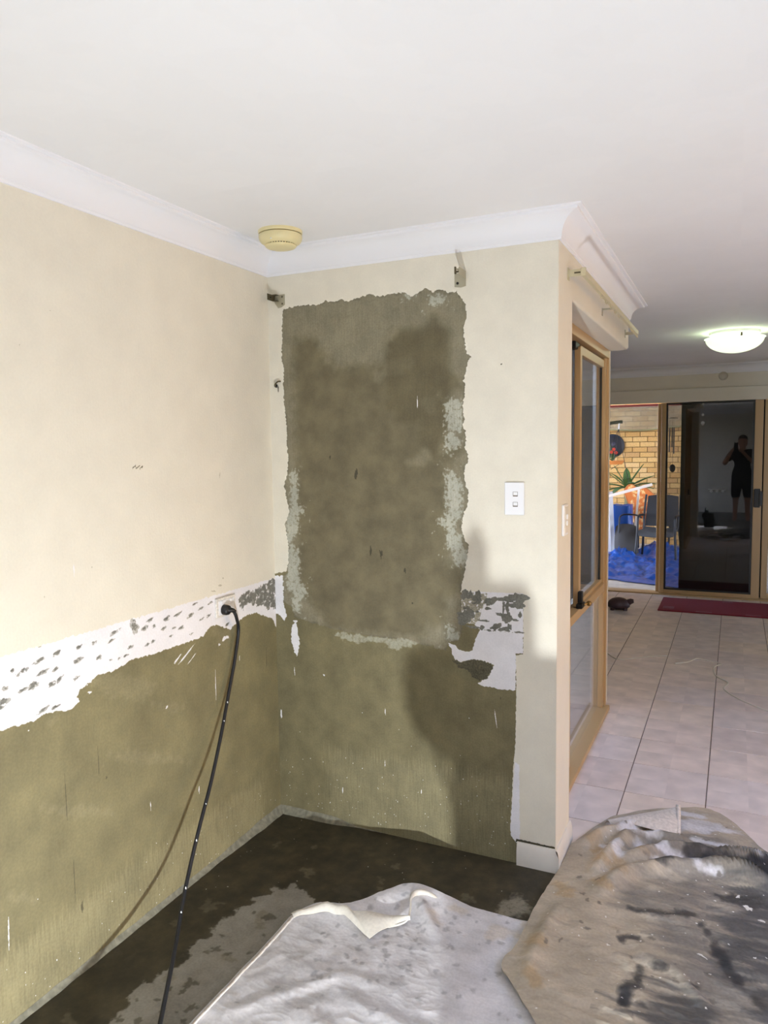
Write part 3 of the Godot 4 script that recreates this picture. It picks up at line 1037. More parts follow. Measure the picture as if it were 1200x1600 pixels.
	b.box(Vector3((XL - 0.12 + XC) * 0.5, CH * 0.5, (ZB + ZR) * 0.5 - 0.0005), Vector3(XC - XL + 0.12, CH, ZB - ZR - 0.001), 0.004)
	b.into(mesh, M.paint)
	o = MeshInstance3D.new()
	o.name = "wall_back"
	o.mesh = mesh
	add_child(o)
	struct(o, "short end wall with a ragged grey cement patch in cream paint", "wall")
	struct(obj("wall_lintel", span(-0.82, XC, 2.145, CH, ZE, ZR + 0.01, 0.012), M.paint), "cream lintel over the tall window beside the corner", "lintel")
	struct(obj("wall_court", span(-4.1, -0.695, 0.0, CH, ZE - 0.12, ZE), M.paint), "outer wall beyond the tall window", "wall")
	# ---- far wall and the rest of the shell
	b = MB.new()
	b.box(Vector3(-2.925, CH * 0.5, ZF - 0.1), Vector3(2.35, CH, 0.2))
	b.box(Vector3((1.3 + XR + 0.1) * 0.5, CH * 0.5, ZF - 0.1), Vector3(XR + 0.1 - 1.3, CH, 0.2))
	b.box(Vector3(-0.225, (2.05 + CH) * 0.5, ZF - 0.1), Vector3(3.05, CH - 2.05, 0.2))
	struct(obj("wall_far", b, M.paint), "far hall wall above and beside the patio door", "wall")
	b = MB.new()
	for q in [[ZF - 0.1, -3.7, 0.0, CH], [-1.9, ZK + 0.12, 0.0, CH], [-3.7, -1.9, 2.2, CH]]:
		b.box(Vector3(XR + 0.06, (q[2] + q[3]) * 0.5, (q[0] + q[1]) * 0.5), Vector3(0.12, q[3] - q[2], q[1] - q[0]))
	struct(obj("wall_right", b, M.paint), "right wall of the room, out of the picture", "wall")
	struct(obj("wall_rear", span(XL - 0.12, XR + 0.12, 0.0, CH, ZK, ZK + 0.12), M.paint), "rear wall, seen only as a reflection in the dark door glass", "wall")
	struct(obj("wall_side", span(-4.1, -4.0, 0.0, CH, ZF - 0.1, ZE - 0.1), M.paint), "left end wall of the far room, out of the picture", "wall")
	# ---- cornice
	var cove := [Vector2(0.0, -0.092), Vector2(0.007, -0.092), Vector2(0.009, -0.084)]
	for k in 9:
		var g := PI / 2.0 * k / 8.0
		cove.append(Vector2(0.075 - 0.064 * cos(g), -0.083 + 0.069 * sin(g)))
	cove.append_array([Vector2(0.076, -0.013), Vector2(0.077, -0.006), Vector2(0.091, -0.0045), Vector2(0.093, 0.0)])
	b = MB.new()
	b.sweep(cove, [Vector2(XL, ZK), Vector2(XL, ZB), Vector2(XC, ZB), Vector2(XC, ZE), Vector2(-4.0, ZE)], [Vector2(1, 0), Vector2(0, 1), Vector2(1, 0), Vector2(0, -1)], CH)
	struct(obj("trim_1", b, M.cornice), "white cove cornice round the corner and along the lintel", "cornice")
	b = MB.new()
	b.sweep(cove, [Vector2(-4.0, ZF), Vector2(XR, ZF), Vector2(XR, ZK), Vector2(XL, ZK)], [Vector2(0, 1), Vector2(-1, 0), Vector2(0, -1)], CH)
	struct(obj("trim_2", b, M.cornice), "white cove cornice at the top of the far hall wall", "cornice")
	# ---- skirting at the end of the stub
	var skirt := [Vector2(0.0145, 0.0), Vector2(0.0145, 0.058), Vector2(0.009, 0.082), Vector2(0.006, 0.088), Vector2(0.0, 0.088)]
	b = MB.new()
	b.sweep(skirt, [Vector2(-0.724, ZB), Vector2(XC + 0.0, ZB)], [Vector2(0, 1)], 0.0)
	b.quad(Vector3(-0.724, 0, ZB), Vector3(-0.724, 0, ZB + 0.0145), Vector3(-0.724, 0.058, ZB + 0.0145), Vector3(-0.724, 0.088, ZB), Vector3.LEFT)
	b.quad(Vector3(XC, 0, ZB), Vector3(XC, 0, ZB + 0.0145), Vector3(XC, 0.058, ZB + 0.0145), Vector3(XC, 0.088, ZB), Vector3.RIGHT)
	struct(obj("baseboard_back", b, M.board), "short painted skirting board at the foot of the end wall", "skirting")
	b = MB.new()
	b.sweep(skirt, [Vector2(XC, ZB + 0.0145), Vector2(XC, ZR)], [Vector2(1, 0)], 0.0)
	b.quad(Vector3(XC, 0, ZB + 0.0145), Vector3(XC + 0.0145, 0, ZB + 0.0145), Vector3(XC + 0.0145, 0.058, ZB + 0.0145), Vector3(XC, 0.088, ZB + 0.0145), Vector3.BACK)
	b.quad(Vector3(XC, 0, ZR), Vector3(XC + 0.0145, 0, ZR), Vector3(XC + 0.0145, 0.058, ZR), Vector3(XC, 0.088, ZR), Vector3.FORWARD)
	struct(obj("baseboard_right", b, M.board), "skirting board on the narrow return wall beside the window", "skirting")


func window_and_doors() -> void:
	# ---- the tall window beside the corner: a sliding sash above, a fixed light below
	var w := Node3D.new()
	w.name = "window_1"
	add_child(w)
	struct(w, "tall tan-framed window with sliding sash and grey screen beside the end wall", "window")
	obj("sill", span(-0.75, -0.657, 0.0, 0.032, -4.585, ZR + 0.004, 0.003), M.frame, w)
	obj("head", span(-0.75, -0.678, 2.098, 2.146, -4.585, ZR + 0.002, 0.003), M.frame, w)
	obj("jamb", span(-0.75, -0.678, 0.032, 2.098, -4.585, -4.556, 0.003), M.frame, w)
	obj("jamb", span(-0.72, -0.690, 0.032, 2.098, -4.556, -4.515, 0.003), M.frame, w)
	obj("jamb", span(-0.75, -0.690, 0.032, 2.098, -3.03, ZR + 0.002, 0.003), M.frame, w)
	obj("transom", span(-0.742, -0.684, 0.742, 0.79, -4.515, -3.03, 0.003), M.frame, w)
	obj("mullion", span(-0.735, -0.700, 0.032, 0.742, -3.60, -3.56, 0.003), M.frame, w)
	var s := obj("sliding_sash", span(-0.722, -0.692, 0.79, 2.075, -3.80, -3.756, 0.003), M.frame, w)
	obj("stile", span(-0.728, -0.708, 0.79, 2.075, -3.83, -3.80, 0.003), M.frame, s)
	obj("stile", span(-0.728, -0.708, 0.79, 2.075, -4.512, -4.48, 0.003), M.rubber, s)
	obj("rail", span(-0.722, -0.698, 2.04, 2.085, -4.512, -3.80, 0.003), M.frame, s)
	obj("rail", span(-0.722, -0.698, 0.79, 0.812, -4.512, -3.80, 0.003), M.frame, s)
	obj("sash_pane", span(-0.717, -0.713, 0.81, 2.045, -4.49, -3.82), M.glass, s)
	obj("roller_block", span(-0.735, -0.705, 2.06, 2.096, -3.80, -3.70, 0.004), M.black, s)
	obj("pane", span(-0.739, -0.735, 0.79, 2.098, -3.80, -3.03), M.glass, w)
	obj("pane", span(-0.722, -0.718, 0.032, 0.742, -4.50, -3.60), M.glass, w)
	obj("pane", span(-0.722, -0.718, 0.032, 0.742, -3.56, -3.03), M.glass, w)
	M.screen = mat(96, 98, 102, 0.9)
	M.screen.albedo_color.a = 0.82
	M.screen.transparency = BaseMaterial3D.TRANSPARENCY_ALPHA
	obj("insect_screen", span(-0.768, -0.766, 0.79, 2.10, -4.55, -3.0), M.screen, w)
	M.screen_low = mat(120, 124, 130, 0.9)
	M.screen_low.albedo_color.a = 0.22
	M.screen_low.transparency = BaseMaterial3D.TRANSPARENCY_ALPHA
	obj("insect_screen", span(-0.768, -0.766, 0.03, 0.742, -4.55, -3.0), M.screen_low, w)
	var l := obj("window_lock", span(-0.700, -0.668, 0.79, 0.815, -3.80, -3.72, 0.004), M.black, w)
	obj("latch", span(-0.695, -0.672, 0.815, 0.875, -3.765, -3.735, 0.004), M.black, l)
	var b := MB.new()
	b.sphere(Vector3(-0.650, 0.806, -3.80), Vector3(0.014, 0.014, 0.014))
	b.tube([Vector3(-0.672, 0.803, -3.78), Vector3(-0.655, 0.806, -3.795)], 0.006)
	obj("key_knob", b, M.brass, l)
	# the courtyard that the window looks into; its high wall is added to block the sun
	struct(obj("wall_sun_block", span(-2.35, -2.2, 0.0, 4.6, ZE, ZB - 0.25), grainy(176, 178, 180, 0.9, 0.03, 0.05, 1.0, 0.0, 31)), "grey wall added outside the tall window, raised to block the sun", "wall")
	# ---- openings added behind and right of the camera to let daylight in
	var w2 := Node3D.new()
	w2.name = "window_2"
	add_child(w2)
	struct(w2, "wide tan-framed window added in the left wall behind the camera for blue daylight", "window")
	for q in [[0.30, 0.35, 0.3, 2.2], [2.35, 2.40, 0.3, 2.2], [1.32, 1.38, 0.35, 2.15], [0.35, 2.35, 0.3, 0.35], [0.35, 2.35, 2.15, 2.2]]:
		obj("frame_bar", span(XL - 0.09, XL - 0.03, q[2], q[3], q[0], q[1], 0.003), M.frame, w2)
	var w3 := Node3D.new()
	w3.name = "window_3"
	add_child(w3)
	struct(w3, "wide open glass doorway added in the right wall for warm light, out of the picture", "window")
	for q in [[-3.70, -3.65, 0.0, 2.2], [-1.95, -1.90, 0.0, 2.2], [-2.83, -2.77, 0.0, 2.15], [-3.65, -1.95, 2.15, 2.2]]:
		obj("frame_bar", span(XR + 0.03, XR + 0.09, q[2], q[3], q[0], q[1], 0.003), M.frame, w3)

	# ---- the sliding patio door in the far wall
	var d := Node3D.new()
	d.name = "door_1"
	add_child(d)
	struct(d, "bronze-framed sliding patio door, left side open, dark glass at right", "door")
	obj("track", span(-1.75, 1.30, -0.03, 0.022, ZF - 0.16, ZF + 0.01, 0.004), M.frame_far, d)
	obj("pelmet", span(-1.9, 1.5, 2.035, 2.172, ZF - 0.02, ZF + 0.028, 0.004), M.board_far, d)
	obj("jamb", span(-1.75, -1.70, 0.022, 2.05, ZF - 0.16, ZF + 0.01, 0.003), M.frame_far, d)
	obj("jamb", span(1.25, 1.30, 0.022, 2.05, ZF - 0.16, ZF + 0.01, 0.003), M.frame_far, d)
	var p := obj("door_panel", span(-0.715, -0.668, 0.022, 2.035, ZF - 0.065, ZF - 0.02, 0.003), M.frame_far, d)
	obj("stile", span(-0.755, -0.718, 0.022, 2.035, ZF - 0.125, ZF - 0.08, 0.003), M.frame_dark, p)
	obj("stile", span(0.168, 0.245, 0.022, 2.035, ZF - 0.065, ZF - 0.02, 0.003), M.frame_far, p)
	obj("rail", span(-0.668, 0.168, 0.022, 0.062, ZF - 0.065, ZF - 0.02, 0.003), M.frame_far, p)
	obj("rail", span(-0.668, 0.168, 2.018, 2.035, ZF - 0.065, ZF - 0.02, 0.003), M.black, p)
	obj("seal", span(-0.668, -0.650, 0.062, 2.018, ZF - 0.055, ZF - 0.03), M.black, p)
	obj("seal", span(0.150, 0.168, 0.062, 2.018, ZF - 0.055, ZF - 0.03), M.black, p)
	obj("seal", span(-0.650, 0.150, 0.062, 0.078, ZF - 0.055, ZF - 0.03), M.black, p)
	obj("door_pane", span(-0.650, 0.150, 0.078, 2.018, ZF - 0.046, ZF - 0.040), M.tinted, p)
	var hd := obj("handle", span(0.178, 0.232, 0.955, 1.145, ZF - 0.022, ZF - 0.010, 0.004), M.black, p)
	obj("grip", span(0.222, 0.250, 0.975, 1.12, ZF - 0.012, ZF + 0.022, 0.005), M.black, hd)
	obj("grip", span(0.172, 0.184, 0.96, 1.14, ZF - 0.012, ZF + 0.008, 0.004), M.black, hd)
	# a dark security screen stands behind the glass
	obj("security_screen", span(-0.525, 0.26, 0.022, 2.04, ZF - 0.115, ZF - 0.107), M.mesh_dark, d)
	var q2 := obj("door_panel", span(0.258, 0.315, 0.022, 2.035, ZF - 0.125, ZF - 0.075, 0.003), M.frame_far, d)
	obj("stile", span(1.20, 1.25, 0.022, 2.035, ZF - 0.125, ZF - 0.075, 0.003), M.frame_far, q2)
	obj("rail", span(0.315, 1.20, 0.022, 0.07, ZF - 0.125, ZF - 0.075, 0.003), M.frame_far, q2)
	obj("rail", span(0.315, 1.20, 1.99, 2.035, ZF - 0.125, ZF - 0.075, 0.003), M.frame_far, q2)
	obj("door_pane", span(0.315, 1.20, 0.07, 1.99, ZF - 0.103, ZF - 0.097), M.tinted, q2)
	# glass ornament and a scroll stuck on the glass
	var su := thing("hanging_crystal", "string of clear crystal beads hanging against the dark door glass", "ornament", Vector3(-0.314, 2.02, ZF - 0.012))
	b = MB.new()
	b.tube([Vector3(0, 0.01, 0), Vector3(0, -0.20, 0)], 0.0008, 5)
	obj("thread", b, M.dark_steel, su)
	for q in [[-0.012, 0.012], [-0.12, 0.014], [-0.205, 0.02]]:
		b = MB.new()
		b.sphere(Vector3(0, q[0], 0), Vector3(q[1], q[1] * 1.2, q[1]), 8, 6)
		obj("bead", b, M.crystal, su)
	b = MB.new()
	var loop := []
	for k in 61:
		var u := k / 60.0
		loop.append(Vector3(-0.25 + 0.165 * u + 0.022 * sin(u * TAU * 3.0), 1.12 + 0.016 * cos(u * TAU * 3.0) * (1.0 - 0.4 * u), ZF - 0.038))
	b.tube(loop, 0.0009, 5)
	tag(obj("glass_sticker", b, M.white), "thin white scroll sticker on the dark door glass", "sticker")


func wall_fittings() -> void:
	# ---- smoke alarm
	var s := thing("smoke_alarm", "round cream smoke alarm on the ceiling above the cornice corner", "smoke alarm", Vector3(-1.558, CH, -2.452))
	var b := MB.new()
	b.lathe(Vector3.ZERO, [Vector2(0.0, -0.012), Vector2(0.080, -0.012), Vector2(0.082, -0.009), Vector2(0.082, 0.0)], 40)
	obj("base", b, M.ivory, s)
	b = MB.new()
	b.lathe(Vector3.ZERO, [Vector2(0.058, -0.050), Vector2(0.064, -0.047), Vector2(0.073, -0.042), Vector2(0.079, -0.033), Vector2(0.081, -0.022), Vector2(0.080, -0.016), Vector2(0.076, -0.0135)], 40)
	b.lathe(Vector3.ZERO, [Vector2(0.0, -0.064), Vector2(0.040, -0.063), Vector2(0.054, -0.059), Vector2(0.058, -0.055), Vector2(0.058, -0.053), Vector2(0.052, -0.053)], 40)
	obj("body", b, M.ivory, s)
	b = MB.new()
	b.lathe(Vector3.ZERO, [Vector2(0.054, -0.054), Vector2(0.054, -0.048)], 40)
	obj("chamber", b, M.black, s)
	for k in 36:
		var g := TAU * k / 36.0
		obj("vane", one_box(Vector3(cos(g), 0, sin(g)) * 0.057 + Vector3(0, -0.0515, 0), Vector3(0.005, 0.004, 0.004), 0.0, Basis(Vector3.UP, -g)), M.ivory, s)
	b = MB.new()
	b.sphere(Vector3(0.005, -0.042, 0.0725), Vector3(0.003, 0.003, 0.003), 8, 6)
	obj("indicator", b, M.white, s)

	# ---- curtain brackets left on the end wall
	s = thing("curtain_bracket", "bare steel curtain bracket beside the wall corner, its arm bent left", "bracket", Vector3(-1.735, 2.21, ZB), 0.0, "old curtain brackets")
	var plate := PackedVector2Array([Vector2(-0.022, 0.024), Vector2(0.026, 0.026), Vector2(0.026, -0.016), Vector2(0.008, -0.026), Vector2(-0.006, -0.028), Vector2(-0.022, -0.006)])
	b = MB.new()
	b.prism(plate, 0.003, Transform3D(Basis(), Vector3(0, 0, 0.0016)))
	obj("plate", b, M.steel, s)
	b = MB.new()
	b.box(Vector3(-0.023, 0.012, 0.028), Vector3(0.0022, 0.026, 0.056), 0.0006)
	b.box(Vector3(-0.012, 0.024, 0.012), Vector3(0.022, 0.002, 0.022), 0.0006)
	b.box(Vector3(-0.012, -0.0005, 0.012), Vector3(0.022, 0.002, 0.022), 0.0006)
	obj("arm", b, M.dark_steel, s)
	for q in [Vector3(0.015, 0.016, 0.0035), Vector3(0.015, -0.012, 0.0035)]:
		b = MB.new()
		b.sphere(q, Vector3(0.004, 0.004, 0.0025), 8, 6)
		obj("screw", b, M.dark_steel, s)
	b = MB.new()
	b.sphere(Vector3(-0.0215, 0.012, 0.034), Vector3(0.003, 0.0035, 0.0035), 8, 6)
	obj("screw", b, M.black, s)

	s = thing("curtain_bracket", "bare steel curtain bracket above the right top of the cement patch", "bracket", Vector3(-0.94, 2.215, ZB), 0.0, "old curtain brackets")
	b = MB.new()
	b.prism(PackedVector2Array([Vector2(-0.024, 0.022), Vector2(0.020, 0.022), Vector2(0.020, -0.026), Vector2(0.0, -0.030), Vector2(-0.024, -0.026)]), 0.003, Transform3D(Basis(), Vector3(0, 0, 0.0016)))
	obj("plate", b, M.steel, s)
	b = MB.new()
	b.box(Vector3(0.019, 0.014, 0.038), Vector3(0.0022, 0.028, 0.076), 0.0006)
	b.box(Vector3(0.008, 0.027, 0.03), Vector3(0.020, 0.002, 0.05), 0.0006)
	obj("arm", b, M.steel, s)
	obj("clip", one_box(Vector3(0.006, 0.016, 0.078), Vector3(0.006, 0.026, 0.008), 0.001), M.dark_steel, s)
	obj("clip", one_box(Vector3(0.014, 0.012, 0.072), Vector3(0.012, 0.006, 0.004), 0.001), M.dark_steel, s)
	b = MB.new()
	b.sphere(Vector3(-0.012, -0.014, 0.0035), Vector3(0.005, 0.005, 0.003), 8, 6)
	obj("screw", b, M.black, s)

	# ---- a small hook stub left of the patch
	s = thing("wall_hook", "small broken metal hook at the left edge of the cement patch", "hook", Vector3(-1.757, 1.868, ZB))
	b = MB.new()
	b.tube(smooth([Vector3(0.018, 0.012, 0.001), Vector3(0.010, 0.010, 0.012), Vector3(0.0, -0.002, 0.016), Vector3(-0.003, -0.010, 0.010)]), 0.0035, 6)
	obj("stem", b, M.dark_steel, s)
	b = MB.new()
	b.sphere(Vector3(-0.002, -0.006, 0.004), Vector3(0.007, 0.008, 0.004), 8, 6)
	obj("plug", b, M.black, s)

	# ---- curtain rail on the lintel
	s = thing("curtain_rail", "cream curtain track on brackets along the lintel over the window", "curtain rail", Vector3(-0.511, 2.222, -2.848))
	b = MB.new()
	b.box(Vector3(0.0, 0.0, -0.815), Vector3(0.004, 0.020, 1.63), 0.001)
	b.box(Vector3(-0.006, 0.010, -0.815), Vector3(0.014, 0.003, 1.63), 0.001)
	b.box(Vector3(-0.006, -0.010, -0.815), Vector3(0.014, 0.003, 1.63), 0.001)
	obj("track", b, M.rail, s)
	obj("end_cap", one_box(Vector3(-0.006, 0.002, 0.002), Vector3(0.020, 0.030, 0.008), 0.002), M.rail, s)
	obj("end_cap", one_box(Vector3(-0.006, 0.0, -1.632), Vector3(0.018, 0.026, 0.006), 0.002), M.rail, s)
	var arm := obj("bracket", one_box(Vector3(-0.035, 0.006, -0.022), Vector3(0.062, 0.026, 0.003), 0.0008), M.rail, s)
	obj("slot", one_box(Vector3(-0.028, 0.006, -0.0198), Vector3(0.030, 0.005, 0.002)), M.dark_steel, arm)
	obj("foot", one_box(Vector3(-0.0645, 0.004, -0.022), Vector3(0.003, 0.044, 0.03), 0.0008), M.rail, arm)
	arm = obj("bracket", one_box(Vector3(-0.035, 0.0, -0.80), Vector3(0.062, 0.008, 0.006), 0.0015), M.steel, s)
	obj("foot", one_box(Vector3(-0.064, -0.012, -0.80), Vector3(0.004, 0.034, 0.012), 0.0008), M.steel, arm)
	arm = obj("bracket", one_box(Vector3(-0.035, -0.006, -1.60), Vector3(0.062, 0.016, 0.004), 0.001), M.steel, s)
	obj("foot", one_box(Vector3(-0.0645, -0.006, -1.60), Vector3(0.003, 0.044, 0.03), 0.0008), M.steel, arm)
	for k in 14:
		var z := -1.62 + k * 0.035 if k < 9 else -0.9 + (k - 9) * 0.13
		b = MB.new()
		b.tube([Vector3(-0.006, -0.010, z), Vector3(-0.005, -0.024, z), Vector3(-0.001, -0.030, z), Vector3(0.002, -0.022, z)], 0.0022, 5)
		obj("glider", b, M.rail, s)

	# ---- wall plates
	s = thing("data_outlet", "white wall plate with two data sockets on the end wall", "wall plate", Vector3(-0.7345, 1.402, ZB))
	obj("plate", one_box(Vector3(0, 0, 0.0045), Vector3(0.075, 0.121, 0.009), 0.003), M.white, s)
	for y in [0.017, -0.021]:
		var j := obj("socket", one_box(Vector3(0.004, y, 0.0095), Vector3(0.018, 0.017, 0.002), 0.0005), M.dark_steel, s)
		obj("shutter", one_box(Vector3(0.0045, y + 0.0015, 0.0108), Vector3(0.0155, 0.012, 0.002), 0.0005), M.white, j)
	s = thing("light_switch", "white light switch plate on the narrow return wall", "light switch", Vector3(XC, 1.318, -2.815), PI / 2.0)
	obj("plate", one_box(Vector3(0, 0, 0.005), Vector3(0.074, 0.117, 0.010), 0.003), M.white, s)
	obj("insert", one_box(Vector3(0, 0, 0.0105), Vector3(0.052, 0.098, 0.002), 0.0008), M.board, s)
	for y in [0.012, -0.012]:
		obj("rocker", one_box(Vector3(0, y, 0.0135), Vector3(0.012, 0.018, 0.006), 0.0015), M.white, s)
	s = thing("power_outlet", "paint-smeared white power outlet low on the left wall", "power outlet", Vector3(XL, 0.990, -2.352), PI / 2.0)
	obj("plate", one_box(Vector3(0, 0, 0.005), Vector3(0.122, 0.076, 0.010), 0.003), M.smeared, s)
	obj("surround", one_box(Vector3(0, 0, 0.0105), Vector3(0.098, 0.056, 0.002), 0.001), M.white, s)
	obj("rocker", one_box(Vector3(0.030, 0.018, 0.0125), Vector3(0.012, 0.016, 0.004), 0.0012), M.white, s)
	obj("rocker", one_box(Vector3(-0.030, 0.018, 0.0125), Vector3(0.012, 0.016, 0.004), 0.0012), M.white, s)

	# ---- the black lead that runs from the outlet to the work lamp
	s = thing("extension_lead", "black extension lead plugged into the left wall, hanging to the floor", "extension lead")
	b = MB.new()
	b.lathe(Vector3(XL + 0.012, 0.980, -2.334), [Vector2(0.0, 0.026), Vector2(0.012, 0.026), Vector2(0.018, 0.022), Vector2(0.0205, 0.012), Vector2(0.0205, 0.0), Vector2(0.0, 0.0)].map(func(q): return q), 20, Basis(Vector3.FORWARD, PI / 2.0))
	b.tube(smooth([Vector3(-1.762, 0.980, -2.334), Vector3(-1.752, 0.978, -2.345), Vector3(-1.748, 0.970, -2.358)], 4), [0.011, 0.011, 0.010, 0.010, 0.009, 0.009, 0.008, 0.008, 0.0075], 10)
	obj("plug", b, M.black, s)
	var way := [Vector3(-1.750, 0.974, -2.352), Vector3(-1.748, 0.945, -2.366), Vector3(-1.765, 0.883, -2.400), Vector3(-1.766, 0.776, -2.373), Vector3(-1.757, 0.642, -2.309), Vector3(-1.722, 0.53, -2.213), Vector3(-1.684, 0.409, -2.101), Vector3(-1.643, 0.307, -1.98), Vector3(-1.609, 0.227, -1.887), Vector3(-1.562, 0.160, -1.786), Vector3(-1.499, 0.116, -1.68), Vector3(-1.426, 0.083, -1.557), Vector3(-1.363, 0.063, -1.453), Vector3(-1.25, 0.045, -1.28), Vector3(-1.05, 0.036, -1.02), Vector3(-0.80, 0.03, -0.80), Vector3(-0.62, 0.012, -0.56), Vector3(-0.56, 0.012, -0.42)]
	b = MB.new()
	b.tube(smooth(way, 8), 0.0066, 10)
	obj("lead", b, M.rubber, s)
	var rng := RandomNumberGenerator.new()
	rng.seed = 8
	var fine := smooth(way, 8)
	for k in 6:                                             # flecks of paint on the lead
		var q: Vector3 = fine[28 + k * 9 + rng.randi() % 7]
		b = MB.new()
		b.sphere(q + Vector3(0.0045, 0.001, 0.0035), Vector3(0.0026, rng.randf_range(0.003, 0.009), 0.0026), 6, 5)
		obj("paint_fleck", b, M.white, s)


func cloth_pictures() -> void:
	var rng := RandomNumberGenerator.new()
	rng.seed = 21
	# ---- the grey sheet: x from -1.4 m, z from -2.48 m
	var p := Pic.new(-1400.0, -2480.0, 1400.0, 1700.0, 1.8, false)
	var fine := p.grain(0.16, 3, 32)
	var broad := p.grain(0.012, 5, 33)
	var rub := p.grain(0.05, 4, 34, 4.0, 1.0)
	var soft := p.grain(0.06, 5, 35)
	var spots := p.mask(7.0, func():
		for k in 95:
			p.oval(rng.randfn(-940.0, 150.0), rng.randfn(-2080.0, 150.0), rng.randf_range(4, 13), rng.randf_range(4, 12), rng.randf_range(0, 90), 255, 0.4)
		for k in 40:
			p.oval(rng.randf_range(-1330, -500), rng.randf_range(-2400, -1400), rng.randf_range(3, 9), rng.randf_range(3, 9), rng.randf_range(0, 90), 255, 0.4))
	var tan_marks := p.mask(30.0, func():
		for k in 14:
			p.oval(rng.randf_range(-900, -560), rng.randf_range(-2380, -2200), rng.randf_range(10, 34), rng.randf_range(10, 24), rng.randf_range(0, 90), 255, 0.6))
	p.layer(tan_marks, 196, 184, 168, 60, 110, 90, soft)
	p.layer(spots, 150, 148, 150, 60, 124, 90, soft)
	M.sheet_grey = picture(p.compose([
		[206, 203, 204, 8, 4, 4, 128],
	], broad, fine, rub, p.grain(0.008, 4, 36, 1.6, 1.0, true)), 0.36, 0.42)

	# ---- the tan sheet, sooty on its right half
	p = Pic.new(-660.0, -3480.0, 1760.0, 2680.0, 2.2, false)
	fine = p.grain(0.16, 3, 42)
	broad = p.grain(0.010, 5, 43)
	rub = p.grain(0.035, 5, 44, 4.0, 1.0)
	var edge := p.grain(0.02, 5, 45)
	var mix := p.grain(0.06, 5, 47)
	for k in 150:
		p.oval(rng.randf_range(-560, 300), rng.randf_range(-3300, -1800), rng.randf_range(1.2, 4.0), rng.randf_range(1.2, 3.0), rng.randf_range(0, 90), 8, 0.5)
	for q in [[70, -2700, 14, 12], [40, -2760, 5, 8], [110, -2640, 9, 5], [-60, -2380, 12, 5], [-330, -2320, 6, 4], [-180, -1990, 5, 12], [-330, -2560, 5, 4]]:
		p.oval(q[0], q[1], q[2], q[3], 20, 8, 0.5)
	var soot := p.mask(150.0, func(): p.fill([-330, -3060, -160, -3120, 60, -3200, 1200, -3300, 1200, -900, -120, -900, -230, -1900, -170, -2200, -250, -2500], 255, 60.0, 3.0))
	var deep := p.mask(90.0, func():
		p.fill([40, -3080, 1200, -3200, 1200, -900, 60, -900, 10, -1700, 80, -2100, -10, -2350, 30, -2600], 255, 60.0, 4.0)
		p.oval(-120.0, -2080.0, 110.0, 90.0, 30.0, 255, 0.3))
	var lines := p.mask(22.0, func():
		for q in SOOT_MARKS:
			p.oval(q[0], q[1], q[2] * 1.05, q[3] * 1.25, q[4], 255, 0.3))
	var black := p.mask(26.0, func():
		for q in [[150, -2967, 100, 80, 35], [40, -2960, 150, 34, 0], [10, -2370, 90, 18, 67], [-250, -2110, 50, 16, -76]]:
			p.oval(q[0], q[1], q[2], q[3], q[4], 255, 0.3))
	var ochre := p.mask(30.0, func():
		for q in [[-480, -2950, 90, 30, 60], [-440, -2820, 60, 24, 70], [-520, -2560, 60, 26, 50], [-360, -2760, 70, 22, 80], [-540, -2240, 40, 30, 20], [-500, -2080, 60, 22, 60], [-420, -2650, 60, 24, 30], [-300, -2900, 60, 20, 10]]:
			p.oval(q[0], q[1], q[2], q[3], q[4], 255, 0.4))
	var dust_sheen := p.mask(24.0, func():
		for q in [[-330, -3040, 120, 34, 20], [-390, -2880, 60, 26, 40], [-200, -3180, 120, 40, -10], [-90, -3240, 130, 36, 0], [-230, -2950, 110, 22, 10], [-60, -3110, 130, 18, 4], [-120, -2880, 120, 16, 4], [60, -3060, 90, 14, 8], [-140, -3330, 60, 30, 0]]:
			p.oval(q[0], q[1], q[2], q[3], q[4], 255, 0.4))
	var drips := p.mask(5.0, func():
		for k in 34:
			p.oval(rng.randf_range(-520, 0), rng.randf_range(-3300, -2000), rng.randf_range(4, 14), rng.randf_range(3, 10), rng.randf_range(0, 180), 255, 0.6))
	p.layer(ochre, 172, 146, 110, 65, 110, 90, mix)
	p.layer(soot, 122, 116, 109, 85, 110, 170, rub, [0])
	p.layer(deep, 78, 76, 75, 85, 110, 190, rub, [0])
	p.layer(dust_sheen, 196, 193, 194, 88, 120, 130, mix)  # pale dust and the window's sky reflection, both painted into the colour
	p.layer(dust_sheen, 206, 204, 206, 60, 90, 190, rub)
	p.layer(lines, 60, 57, 55, 85, 120, 110, mix, [0])
	p.layer(black, 42, 42, 46, 85, 110, 90, edge, [0])
	p.layer(drips, 104, 96, 86, 70, 100, 60, mix, [0])
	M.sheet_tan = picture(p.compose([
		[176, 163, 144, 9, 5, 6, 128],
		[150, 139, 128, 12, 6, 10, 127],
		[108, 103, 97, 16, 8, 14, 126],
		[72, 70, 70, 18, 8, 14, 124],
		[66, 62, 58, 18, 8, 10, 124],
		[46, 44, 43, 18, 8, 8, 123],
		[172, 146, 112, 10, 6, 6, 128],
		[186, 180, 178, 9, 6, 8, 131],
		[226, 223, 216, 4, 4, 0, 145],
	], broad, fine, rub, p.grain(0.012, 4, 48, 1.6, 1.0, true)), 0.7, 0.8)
	M.canvas = grainy(214, 208, 196, 0.85, 0.06, 0.05, 4.0, 0.03, 46)


func ridge(p: Vector2, a: Vector2, b: Vector2, wide: float, high: float) -> float:
	var d := b - a
	var t := clampf((p - a).dot(d) / d.length_squared(), 0.0, 1.0)
	var e := p.distance_to(a + d * t) / wide
	return high * exp(-e * e) * (0.45 + 0.55 * sin(PI * clampf(t, 0.04, 0.96)))


